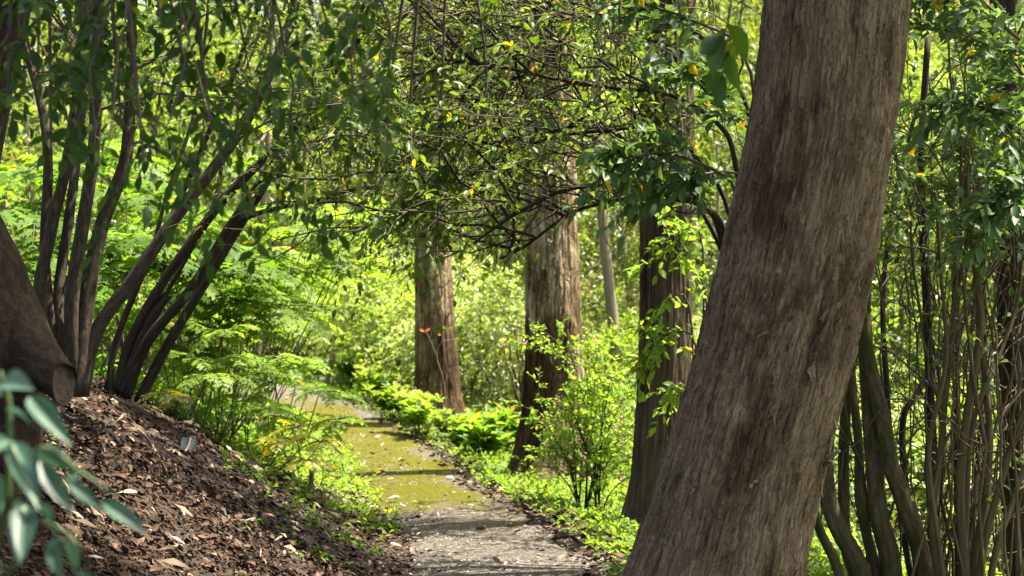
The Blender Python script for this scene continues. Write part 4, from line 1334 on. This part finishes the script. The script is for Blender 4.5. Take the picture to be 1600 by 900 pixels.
hel = clump_proto('lush hellebore clump with pale flower heads at the foot of the farthest trunk', 'plant', 'hellebore', 'leaf_lime', 17, .62, .17, .46, 'broad leaved clumps along the path')
put(hel, 655, 20.6, .3, 1.15, None, None, True)
put(hel, 615, 22.5, 1.2, 1.0, 'broad leaved clump left of the farthest trunk at the path edge', 'broad leaved clumps along the path')
put(hel, 700, 20.2, 2.2, .8, 'low broad leaved clump hugging the right foot of the farthest trunk', 'broad leaved clumps along the path')
put(hel, 585, 25.0, 4.2, 1.15, 'broad leaved clump on the path edge near the small wooden post', 'broad leaved clumps along the path')
put(hel, 548, 27.5, 3.2, 1.2, 'broad leaved clump just right of the small wooden post', 'broad leaved clumps along the path')
hel2 = clump_proto('dark glossy broad leaved clump between the two stout trunks', 'plant', 'hellebore', 'leaf_fern', 14, .55, .20, .42, 'broad leaved clumps along the path')
put(hel2, 755, 17.6, .3, 1.05, None, None, True)
put(hel2, 790, 18.6, 2.3, 1.1, 'glossy broad leaved clump close by the left side of the blossom bush trunk', 'broad leaved clumps along the path')
put(hel2, 725, 19.0, 1.0, .95, 'glossy broad leaved clump below the right edge of the farthest trunk', 'broad leaved clumps along the path')
put(hel2, 625, 24.5, 5.0, 1.0, 'bluish broad leaved clump behind the lush hellebore clump', 'broad leaved clumps along the path')
grey = clump_proto('greyish bush with pale whorled tips beside the far gravel bend', 'bush', 'bush', 'leaf_pale', 26, .9, .11, .3, None)
put(grey, 505, 29.5, .3, 1.1, None, None, True)
put(grey, 535, 30.5, 2.0, 1.0, 'greyish pale bush behind the small wooden post')
put(grey, 660, 24.0, 2.0, .9, 'pale flower headed bush half hidden behind the farthest trunk')

# ------------------------------------------------------------------ background shrubs and trees
def shrub_proto(name, label, cat, mat, rx, rz, S, nl, ls, wr, group, trunk_r=.03, lift=.85, stem_mat='bark_twig'):
    o = thing(name, label, cat, (0, 0, 0), group)
    u = rand_dirs(S)
    rr = rng.uniform(.45, 1, S) ** .5
    lump = 1 + .35 * fbm(u * 2.2 + rng.uniform(0, 50), int(rng.integers(1000)), 3)
    P = u * (rr * lump)[:, None] * np.array([rx, rx, rz]) + np.array([0, 0, rz * lift])
    keep = P[:, 2] > .08
    P, u = P[keep], u[keep]
    d = nrm(u * np.array([1, 1, .7]) + np.array([0, 0, .25]) + .6 * rand_dirs(len(P)))
    lg, tw = sprays(P, d, rng.uniform(.25, .5, len(P)) * (ls / .11), nl, ls, 'kite', wr, droop=.25, twig_r=.003, twigs=True, flat=1.0, jitter=.38)
    obj('foliage', lg, M[mat], o)
    n = 9
    D = np.stack([rng.normal(0, .4, n), rng.normal(0, .4, n), np.ones(n)], -1)
    ln = arcs(np.zeros((n, 3)) + np.stack([rng.normal(0, .06, n), rng.normal(0, .06, n), np.full(n, -.05)], -1), D, rz * 1.5, .05, 9, .14)
    obj('stems', merge(tubes(ln, np.repeat(np.linspace(trunk_r, trunk_r * .25, 9)[None], n, 0), 5), tw), M[stem_mat], o)
    return o


def tree_proto(name, label, mat, h, rx, rz, S, nl, ls, wr, group, tr=.09, bark='bark_pale'):
    o = thing(name, label, 'tree', (0, 0, 0), group)
    k = smooth_path([[0, 0, -.2], [rng.normal(0, .2), rng.normal(0, .2), h * .35], [rng.normal(0, .4), rng.normal(0, .4), h * .7], [0, 0, h + rz * .4]], 24)
    n = 12
    st_ = k[np.linspace(11, 23, n).astype(int)]
    lb = arcs(st_, rand_dirs(n) + np.array([0, 0, .6]), rx * rng.uniform(.6, 1.05, n), .15, 9, .15)
    obj('trunk', merge(tubes(k, np.linspace(tr, tr * .3, 24), 9, .1), tubes(lb, np.repeat(np.linspace(tr * .35, .01, 9)[None], n, 0), 5)), M[bark], o)
    u = rand_dirs(S)
    lump = 1 + .4 * fbm(u * 2.0 + rng.uniform(0, 50), int(rng.integers(1000)), 3)
    P = u * (rng.uniform(.3, 1, S) ** .6 * lump)[:, None] * np.array([rx, rx, rz]) + np.array([0, 0, h])
    d = nrm(u + np.array([0, 0, .1]) + .7 * rand_dirs(S))
    lg, tw = sprays(P, d, rng.uniform(.4, .9, S), nl, ls, 'kite', wr, droop=.3, twigs=False, flat=1.0, jitter=.4)
    obj('crown', lg, M[mat], o)
    return o


SH = [
    shrub_proto('shrub', '', 'shrub', 'leaf_bg1', 1.15, 1.05, 520, 9, .10, .55, 'sunlit shrubs'),
    shrub_proto('shrub', '', 'shrub', 'leaf_bg2', 1.1, 1.0, 560, 9, .09, .5, 'sunlit shrubs'),
    shrub_proto('shrub', '', 'shrub', 'leaf_lime', 1.2, 1.1, 520, 9, .10, .5, 'sunlit shrubs'),
    shrub_proto('shrub', '', 'shrub', 'leaf_pale', 1.0, 1.0, 560, 9, .08, .45, 'sunlit shrubs'),
    shrub_proto('shrub', '', 'shrub', 'leaf_bg3', 1.2, 1.2, 420, 9, .095, .5, 'sunlit shrubs'),
]
KIND = ['mid green', 'pale green', 'lime', 'whitish green', 'dark green']
used = [False] * 5


def region(px, d, x, y):
    s = float(path_s(np.array([x]), np.array([y]))[0])
    if px > 1240: return 'seen through the thicket stems at the right', 'shrubs beyond the right thicket'
    if px > 900: return 'filling the light between the pale trunk and the leaning tree', 'shrubs between pale trunk and leaning tree'
    if px > 715: return 'filling the gap between the two stout trunks', 'shrubs between the two stout trunks'
    if s > 0: return 'along the far side of the path bend left of the farthest trunk', 'shrubs past the path bend'
    return 'on the upper bank behind the left stems', 'shrubs on the upper left bank'


PLAN = []
tries = 0
while len(PLAN) < 240 and tries < 20000:
    tries += 1
    d = rng.uniform(13.5, 46)
    px = rng.uniform(-80, 1700)
    x = (px - 800) / F * d
    s = float(path_s(np.array([x]), np.array([d]))[0])
    sc = rng.uniform(.7, 1.3) + (.5 * rng.random() if d > 26 else 0)
    if -1.6 - sc < s < 1.3 + sc * 1.1: continue
    if s > 0 and d < 24 and px < 1000: continue
    if s > 0 and d < 17 and px < 1150: continue
    if s < 0 and d < 17: continue
    if s < 0 and 300 < px < 520 and d < 30: continue
    if any((x - a) ** 2 + (d - b) ** 2 < (.62 * (sc + c)) ** 2 for a, b, c, *_ in PLAN): continue
    PLAN.append((x, d, sc, px))
for (x, d, sc, px) in PLAN:
    w = [.24, .30, .28, .13, .05] if px > 480 else [.35, .15, .2, .02, .28]
    k = int(rng.choice(5, p=w))
    tx, grp = region(px, d, x, d)
    lab = f'{KIND[k]} shrub {tx}'
    loc = (x, d, gz(x, d) - .05)
    if not used[k]:
        used[k] = True
        o = SH[k]
        o.location = loc; o.rotation_euler = (0, 0, rng.uniform(0, 6)); o.scale = (sc, sc, sc * rng.uniform(.8, 1.2)); o['label'] = lab; o['group'] = KIND[k] + ' ' + grp
    else:
        dup(SH[k], loc, rng.uniform(0, 6), (sc, sc, sc * rng.uniform(.8, 1.25)), lab, KIND[k] + ' ' + grp)

# background trees on the rising far slope
TR = [
    tree_proto('tree', '', 'leaf_bg1', 5.0, 2.3, 2.6, 520, 10, .17, .5, 'far trees'),
    tree_proto('tree', '', 'leaf_bg2', 4.2, 2.0, 2.2, 480, 10, .15, .45, 'far trees'),
    tree_proto('tree', '', 'leaf_bg3', 6.0, 2.6, 3.2, 560, 10, .19, .45, 'far trees'),
    tree_proto('tree', '', 'leaf_pale', 5.0, 2.0, 2.6, 460, 10, .15, .4, 'far trees'),
]
TK = ['leafy green tree', 'pale green tree', 'dark green tree', 'whitish green tree']
usedt = [False] * 4
TP = []
tries = 0
while len(TP) < 84 and tries < 20000:
    tries += 1
    d = rng.uniform(38, 76)
    px = rng.uniform(-150, 1780) if rng.random() < .6 else rng.uniform(-150, 560)
    x = (px - 800) / F * d
    s = float(path_s(np.array([x]), np.array([d]))[0])
    if -2.5 < s < 2.5: continue
    if d < 34 and 380 < px < 1000: continue
    if any((x - a) ** 2 + (d - b) ** 2 < 2.2 ** 2 for a, b, *_ in TP): continue
    TP.append((x, d, px))
for (x, d, px) in TP:
    k = int(rng.choice(4, p=[.30, .18, .44, .08]))
    sc = rng.uniform(.8, 1.25)
    where = 'high on the far slope left of the farthest trunk' if px < 640 else ('on the far slope between the stout trunks' if px < 860 else ('on the far slope behind the arching branches' if px < 1200 else 'on the far slope behind the right thicket'))
    lab = f'{TK[k]} {where}'
    loc = (x, d, gz(x, d) - .05)
    if not usedt[k]:
        usedt[k] = True
        o = TR[k]; o.location = loc; o.rotation_euler = (0, 0, rng.uniform(0, 6)); o.scale = (sc,) * 3; o['label'] = lab; o['group'] = lab + 's'
    else:
        dup(TR[k], loc, rng.uniform(0, 6), sc, lab, lab + 's')

# nearer dark green trees whose crowns close the top of the view
for (px, d, sc_, lab) in [(40, 20.5, .75, 'dark green tree above the stems at the top left, nearest the bulging trunk'), (230, 23.5, .85, 'dark green tree above the feathery plants, behind the grey many stemmed tree'),
                          (420, 33.0, 1.0, 'dark green tree rising behind the tops of the dark leaning stems'), (560, 37.0, 1.1, 'dark green tree rising directly beyond the far path bend'),
                          (770, 33.5, .95, 'dark green tree crown filling the top between the two stout trunks'), (960, 31.0, .9, 'dark green tree crown above the slim leaning pale trunk'),
                          (1120, 27.0, .8, 'dark green tree crown just left of the leaning trunk, behind the arching shrub'), (1400, 17.5, .62, 'dark green tree behind the mossy crooked stems'),
                          (1560, 16.5, .62, 'dark green tree behind the pale canes at the right edge')]:
    x = (px - 800) / F * d
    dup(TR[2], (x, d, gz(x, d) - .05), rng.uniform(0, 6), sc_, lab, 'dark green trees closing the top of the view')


# slim pale trunks in the middle distance
def slim(label, pts, d, w0, w1, mat='bark_pale'):
    x, y = at(pts[0][0], 0, d)[:2]
    o = thing('tree', label, 'tree', (x, y, gz(x, y)))
    P = [np.array([x, y, gz(x, y) - .1])] + [at(a, b, d) for a, b in pts]
    P.append(P[-1] + np.array([0.1, 0, 3.0]))
    obj('trunk', tube(P, [w0 / F * d / 2, w1 / F * d / 2], 30, 9, .12, int(d)), M[mat], o)
    Q = smooth_path(P, 20)[None]
    p, t_ = on_lines(Q, 14, .7)
    lb = arcs(p, rand_dirs(14) + np.array([0, 0, .3]), rng.uniform(.8, 1.8, 14), .1, 8, .15)
    obj('limbs', tubes(lb, np.repeat(np.linspace(.025, .006, 8)[None], 14, 0), 5), M[mat], o)
    p, t_ = on_lines(lb, 160, .3)
    lg, _ = sprays(p, t_ + rand_dirs(160), rng.uniform(.3, .6, 160), 9, .12, 'kite', .45, twigs=False)
    obj('crown', lg, M['leaf_bg1'], o)
    return o


slim('slim pale trunk leaning between the stout pale trunk and the slim dark one', [(962, 560), (952, 450), (942, 350), (932, 200)], 24, 20, 14)
slim('thin straight pale trunk close beside the slim dark trunk', [(985, 470), (972, 380), (970, 300), (966, 150)], 30, 14, 10)
slim('thin pale trunk seen between the two stout trunks', [(796, 520), (797, 430), (792, 330), (785, 150)], 32, 13, 9)
slim('thin pinkish trunk above the feathery plants at the far bend', [(404, 480), (405, 400), (412, 320), (420, 200)], 21, 12, 8)
slim('slanting pale sapling stem near the far bend of the gravel path', [(372, 560), (392, 500), (425, 430), (470, 340)], 22, 10, 6)

# far woodland that closes the view
n = 8000
xw = rng.uniform(-48, 48, n)
yw = rng.uniform(66, 84, n)
zw = height(xw, yw, False) + rng.uniform(0, 22, n) * (1 + .3 * vnoise(np.stack([xw * .25, yw * .1, 0 * xw], -1), 4))
lg, _ = sprays(np.stack([xw, yw, zw], -1), nrm(rand_dirs(n) + np.array([.2, -.5, .2])), rng.uniform(.8, 1.8, n), 9, .42, 'kite', .55, twigs=False)
wood = obj('woodland', lg, M['leaf_bg3'])
tag(wood, 'distant woodland closing the view on the far slope', 'woodland', kind='stuff')

# ------------------------------------------------------------------ ground cover, litter, stones
def scatter_cover(name, label, cat, n, yr, sr, mat, ls, kind='oval', hgt=.12, dens=None, nl=5, wr=.5):
    y = yr[0] + (yr[1] - yr[0]) * rng.random(n) ** 1.3
    s = rng.uniform(sr[0], sr[1], n)
    x = path_x(y) + s / (1 / np.sqrt(1 + np.interp(y, _yy, _DX) ** 2))
    if dens is not None:
        k = dens(x, y, s) > rng.random(n)
        x, y, s = x[k], y[k], s[k]
    z = height(x, y)
    P = np.stack([x, y, z], -1)
    d = np.array([0, 0, 1.0]) + .8 * rand_dirs(len(P))
    d[:, 2] = np.abs(d[:, 2])
    lg, tw = sprays(P, d, hgt * rng.uniform(.4, 1.3, len(P)), nl, ls, kind, wr, droop=.2, twig_r=.0012, flat=.8)
    m_ = obj(name, lg, M[mat])
    return tag(m_, label, cat, kind='stuff')


def dn_right(x, y, s):
    q_ = fbm(np.stack([x, y, 0 * x], -1) * 1.1, 77)
    return np.clip(.75 + 1.2 * q_, 0, 1) * np.clip((s - .55 - .1 * q_) / .3, 0, 1)


scatter_cover('ground_cover', 'low lime ground cover spreading along the right edge of the path', 'ground cover', 12000, (8.0, 27), (.55, 3.4), 'leaf_lime', .05, 'kite', .12, dn_right, 5, .6)
scatter_cover('undergrowth', 'taller mixed undergrowth on the slope below the path', 'undergrowth', 6000, (9.0, 40), (1.8, 14), 'leaf_bg1', .085, 'kite', .34, lambda x, y, s: np.clip(.6 + fbm(np.stack([x, y, 0 * x], -1) * .6, 78), 0, 1), 7, .5)


def dn_bank(x, y, s):
    q_ = fbm(np.stack([x, y, 0 * x], -1) * 1.6, 79)
    return np.clip((q_ - .0) * 4, 0, 1) * np.where(s > -1.3, .8, .4)


scatter_cover('weeds', 'scattered small green weeds sprouting through the leaf litter', 'weeds', 4200, (5.5, 13), (-3.6, -.62), 'leaf_fern', .035, 'kite', .09, dn_bank, 6, .6)
scatter_cover('weeds', 'yellow green weeds fringing the left edge of the mossy path', 'weeds', 2600, (9.5, 27), (-1.9, -.55), 'leaf_lime', .05, 'kite', .16, lambda x, y, s: np.clip((y - 10.6) / 4, .05, .8), 6, .5)
scatter_cover('undergrowth', 'leafy undergrowth on the upper bank among the feathery plants', 'undergrowth', 3600, (12.5, 36), (-12, -1.6), 'leaf_fern', .10, 'kite', .4, lambda x, y, s: np.clip(.7 + fbm(np.stack([x, y, 0 * x], -1) * .6, 81), 0, 1), 7, .45)

# leaf litter
def litter(name, label, cat, n, yr, sr, stops, ls, kind, wr, lift=.004, tilt=.45, dens=None):
    y = yr[0] + (yr[1] - yr[0]) * rng.random(n) ** 1.4
    s = rng.uniform(sr[0], sr[1], n)
    x = path_x(y) + s * np.sqrt(1 + np.interp(y, _yy, _DX) ** 2)
    if dens is not None:
        k = dens(x, y, s) > rng.random(n)
        x, y, s = x[k], y[k], s[k]
    n = len(x)
    e = .05
    z = height(x, y)
    gx = (height(x + e, y) - z) / e
    gy = (height(x, y + e) - z) / e
    up = nrm(np.stack([-gx, -gy, np.ones(n)], -1) + tilt * rng.normal(size=(n, 3)))
    a = rng.uniform(0, 6.28, n)
    d = np.stack([np.cos(a), np.sin(a), gx * np.cos(a) + gy * np.sin(a)], -1) + .15 * rng.normal(size=(n, 3))
    P = np.stack([x, y, z + lift + rng.uniform(0, .02, n)], -1)
    l_ = ls * rng.lognormal(-.12, .58, n).clip(.25, 2.3)
    g_ = leaves(kind, P, d, up, l_, l_ * wr * rng.uniform(.6, 1.3, n))
    o = obj(name, g_, island_mat(name + '_mat', stops))
    return tag(o, label, cat, kind='stuff')


brown = [(0, (.012, .005, .003)), (.35, (.032, .014, .007)), (.70, (.064, .032, .017)), (.92, (.095, .054, .034)), (.985, (.16, .108, .078)), (1, (.27, .20, .155))]
litter('leaf_litter', 'brown fallen leaves covering the left bank', 'leaf litter', 62000, (3.8, 15), (-5.2, -.6), brown, .027, 'curl', .5, dens=lambda x, y, s: np.clip(.72 + .9 * fbm(np.stack([x, y, 0 * x], -1) * 2.2, 91), .45, 1))
litter('leaf_litter', 'finer crumbled brown leaves matted over the lower part of the bank', 'leaf litter', 36000, (3.6, 8.5), (-4.0, -.58), brown, .024, 'curl', .6, .006, .6)
litter('bark_litter', 'strips and chips of shed bark strewn over the left bank', 'bark litter', 6000, (3.8, 14), (-5.0, -.55), brown, .055, 'chip', .17, .006, .3)
litter('twig_litter', 'thin dry twigs and pale slivers lying over the left bank litter', 'twig litter', 1500, (3.8, 13), (-5.0, -.6), [(0, (.04, .026, .018)), (.6, (.10, .07, .05)), (1, (.3, .24, .19))], .10, 'chip', .05, .012, .2)
litter('leaf_litter', 'pale dead leaves and chips dropped on the gravel path', 'leaf litter', 1300, (6.5, 32), (-.62, .68), [(0, (.05, .034, .024)), (.5, (.15, .11, .08)), (1, (.42, .36, .30))], .038, 'curl', .5, .026, .25, dens=lambda x, y, s: np.clip(.25 + .9 * (np.abs(s) / .6) ** 2, 0, 1))
litter('leaf_litter', 'dead leaves gathered along the right verge of the path', 'leaf litter', 2600, (7, 26), (.42, .95), brown, .045, 'curl', .5, .02, .35)


def stones(n):
    y = 6.5 + 22 * rng.random(n) ** 1.5
    u = rng.uniform(-1, 1, n)
    x = path_x(y) + u * HW
    k = (fbm(np.stack([x, y, 0 * x], -1) * 2, 14) + (y < 11.6) * .4 + (u > .5) * .35) > .1
    x, y, u = x[k], y[k], u[k]
    n = len(x)
    z = path_z(y) + .02 * fbm(np.stack([x, y, 0 * x], -1) * 1.3, 3) + .018 * (1 - u ** 2)
    base = np.array([[1, 0, 0], [-1, 0, 0], [0, 1, 0], [0, -1, 0], [0, 0, .7], [0, 0, -.5]], float)
    fc = np.array([(0, 2, 4), (2, 1, 4), (1, 3, 4), (3, 0, 4), (2, 0, 5), (1, 2, 5), (3, 1, 5), (0, 3, 5)])
    r = rng.lognormal(-4.75, .35, n)
    Vs = base[None] * r[:, None, None] * rng.uniform(.7, 1.3, (n, 6, 1))
    a = rng.uniform(0, 6.28, n)
    ca, sa = np.cos(a), np.sin(a)
    X = Vs[..., 0] * ca[:, None] - Vs[..., 1] * sa[:, None]
    Y = Vs[..., 0] * sa[:, None] + Vs[..., 1] * ca[:, None]
    W = np.stack([X + x[:, None], Y + y[:, None], Vs[..., 2] + z[:, None]], -1)
    f_ = (fc[None] + (np.arange(n) * 6)[:, None, None]).reshape(-1, 3)
    return W.reshape(-1, 3), [f_]


gr = obj('gravel', stones(7000), island_mat('gravel_mat', [(0, (.05, .043, .037)), (.5, (.11, .098, .086)), (1, (.27, .245, .22))]), smooth=False)
tag(gr, 'loose grey gravel on the footpath', 'gravel', kind='stuff')

# ------------------------------------------------------------------ small objects
# plant label
bx, by = at(289, 712, 9.4)[:2]
zb = gz(bx, by)
lab = thing('plant_label', 'small blank grey plant label tilted on a thin stake in the leaf litter', 'plant label', (bx, by, zb))
pc = at(295, 694, 9.4)
pc[2] = max(pc[2], zb + .075)
ex, ey, ez = np.array([.98, .12, -.03]), None, None
upd = nrm(np.array([.10, .42, .90]))
ex = nrm(ex - upd * np.dot(ex, upd))
ny = np.cross(ex, upd)


def slab(c, ax_, ay_, az_, hx, hy, hz, bev=.15):
    V_ = []
    for sx in (-1, 1):
        for sy in (-1, 1):
            for sz in (-1, 1):
                V_.append(c + ax_ * hx * sx + ay_ * hy * sy + az_ * hz * sz)
    f_ = np.array([(0, 1, 3, 2), (4, 6, 7, 5), (0, 4, 5, 1), (2, 3, 7, 6), (0, 2, 6, 4), (1, 5, 7, 3)])
    return np.array(V_), [f_]


obj('plate', slab(pc, ex, ny, upd, .052, .0015, .042), M['tag_grey'], lab, smooth=False)
fr = -ny if ny[1] > 0 else ny
s0 = pc + upd * .040 + fr * .006 + ex * .006
obj('stake', tube([s0, pc - upd * .03 + fr * .007 - ex * .002, pc - upd * .075 + fr * .02 - ex * .03, np.array([pc[0] - .085, pc[1] - .05, gz(pc[0] - .085, pc[1] - .05) - .01])], [.0055, .0055, .005], 20, 8, 0), M['tag_stake'], lab)

# wooden post by the bend
def post(label, px, d, w, h, lean):
    x, y = at(px, 0, d)[:2]
    z = gz(x, y)
    o = tag(obj('wooden_post', (lambda g_: g_)(tube([np.array([x, y, z - .1]), np.array([x + lean * .5, y, z + h * .5]), np.array([x + lean, y, z + h])], [w, w * .95], 8, 10, .05, 3)), M['post_wood'], loc=(x, y, z)), label, 'post')
    return o


post('short weathered wooden post leaning beside the far path bend', 509, 27.0, .05, .62, .14)
post('stubby wooden peg in the yellow weeds at the bank edge', 484, 11.6, .022, .22, .02)

# bare sapling with an orange leaf in front of the farthest trunk
bx, by = at(702, 660, 19.6)[:2]
sap = thing('sapling', 'bare pale sapling twig with one orange leaf before the farthest trunk', 'sapling', (bx, by, gz(bx, by)))
P_ = lambda a, b: at(a, b, 19.6)
obj('stem', merge(tube([np.array([bx, by, gz(bx, by) - .02]), P_(694, 600), P_(683, 560), P_(690, 535), P_(710, 530)], [.006, .003], 24, 6), tube([P_(690, 535), P_(692, 522), P_(698, 515)], [.004, .002], 8, 5), tube([P_(683, 560), P_(672, 530), P_(664, 518)], [.004, .002], 10, 5)), M['bark_pale'], sap)
pp = np.array([P_(664, 518), P_(664, 518), P_(698, 515), P_(698, 515), P_(690, 524)])
for q_, v_ in zip(pp, np.array([[-.6, 0, .3], [.8, -.1, .5], [.6, 0, .4], [-.5, 0, .5], [-.8, 0, .4]])):
    obj('leaf', leaves('oval', q_[None], v_[None], np.array([[0, -1, .4]]), .085, .045), M['orange'] if q_[0] < pp[2][0] - .05 else M['leaf_yellow'], sap)

# fallen sticks on the bank
for j, (a, b, c, e_, dd, lb_) in enumerate([(215, 640, 255, 690, 9.0, 'thin fallen stick lying below the dark leaning stems'), (590, 760, 625, 800, 7.3, 'crooked fallen stick on the litter near the path edge'), (300, 760, 330, 830, 6.8, 'pale strip of fallen bark below the plant label'), (100, 690, 122, 715, 7.2, 'short stick beside the bulging left trunk')]):
    A_, B_ = at(a, 0, dd)[:2], at(c, 0, dd - .5)[:2]
    pts = []
    for t in np.linspace(0, 1, 5):
        x, y = A_ * (1 - t) + B_ * t + rng.normal(0, .012, 2)
        pts.append([x, y, gz(x, y) + .014])
    tag(obj('fallen_stick', tube(pts, [.009, .005], 18, 6, .2, j), M['bark_pale'] if j != 1 else M['bark_twig'], loc=tuple(pts[0])), lb_, 'stick')

# ------------------------------------------------------------------ light, camera
sun_dir = nrm(np.array([.45, .14, 1.15]))
w = bpy.data.worlds.new('World')
bpy.context.scene.world = w
w.use_nodes = True
nt = w.node_tree
bg = nt.nodes['Background']
sky = nt.nodes.new('ShaderNodeTexSky')
sky.sky_type = 'NISHITA'
sky.sun_disc = False
sky.air_density = .8
sky.dust_density = 4.0
sky.ozone_density = .5
el = math.asin(sun_dir[2])
sky.sun_elevation = el
sky.sun_rotation = math.atan2(sun_dir[0], sun_dir[1])
nt.links.new(sky.outputs[0], bg.inputs[0])
bg.inputs[1].default_value = .082
sl = bpy.data.lights.new('sun', 'SUN')
sl.energy = 4.2
sl.angle = math.radians(.5)
sl.color = (1, .965, .90)
so = bpy.data.objects.new('sun', sl)
from mathutils import Vector
so.rotation_euler = Vector(sun_dir).to_track_quat('Z', 'Y').to_euler()
so.location = (5, 2, 15)
C.objects.link(so)

cd = bpy.data.cameras.new('camera')
cam = bpy.data.objects.new('camera', cd)
cam.rotation_euler = (math.radians(90), 0, 0)
cd.lens = 50.0
cd.sensor_width = 36
cd.clip_end = 500
cd.dof.use_dof = True
cd.dof.focus_distance = 7.6
cd.dof.aperture_fstop = 3.4
C.objects.link(cam)
sc = bpy.context.scene
sc.camera = cam
for o in _things:
    if '_base' in o: del o['_base']
for o in bpy.data.objects:
    if '_base' in o: del o['_base']

sc.view_settings.view_transform = 'Standard'
sc.view_settings.look = 'None'
sc.view_settings.gamma = 1
sc.view_settings.use_curve_mapping = False
sc.view_settings.exposure = 2.62
sc.view_settings.use_white_balance = True
sc.view_settings.white_balance_temperature = 7250
sc.view_settings.white_balance_tint = 4
cy = sc.cycles
cy.max_bounces = 7
cy.diffuse_bounces = 4
cy.glossy_bounces = 2
cy.transmission_bounces = 4
cy.use_denoising = True
cy.use_adaptive_sampling = False
cy.sample_clamp_indirect = 6
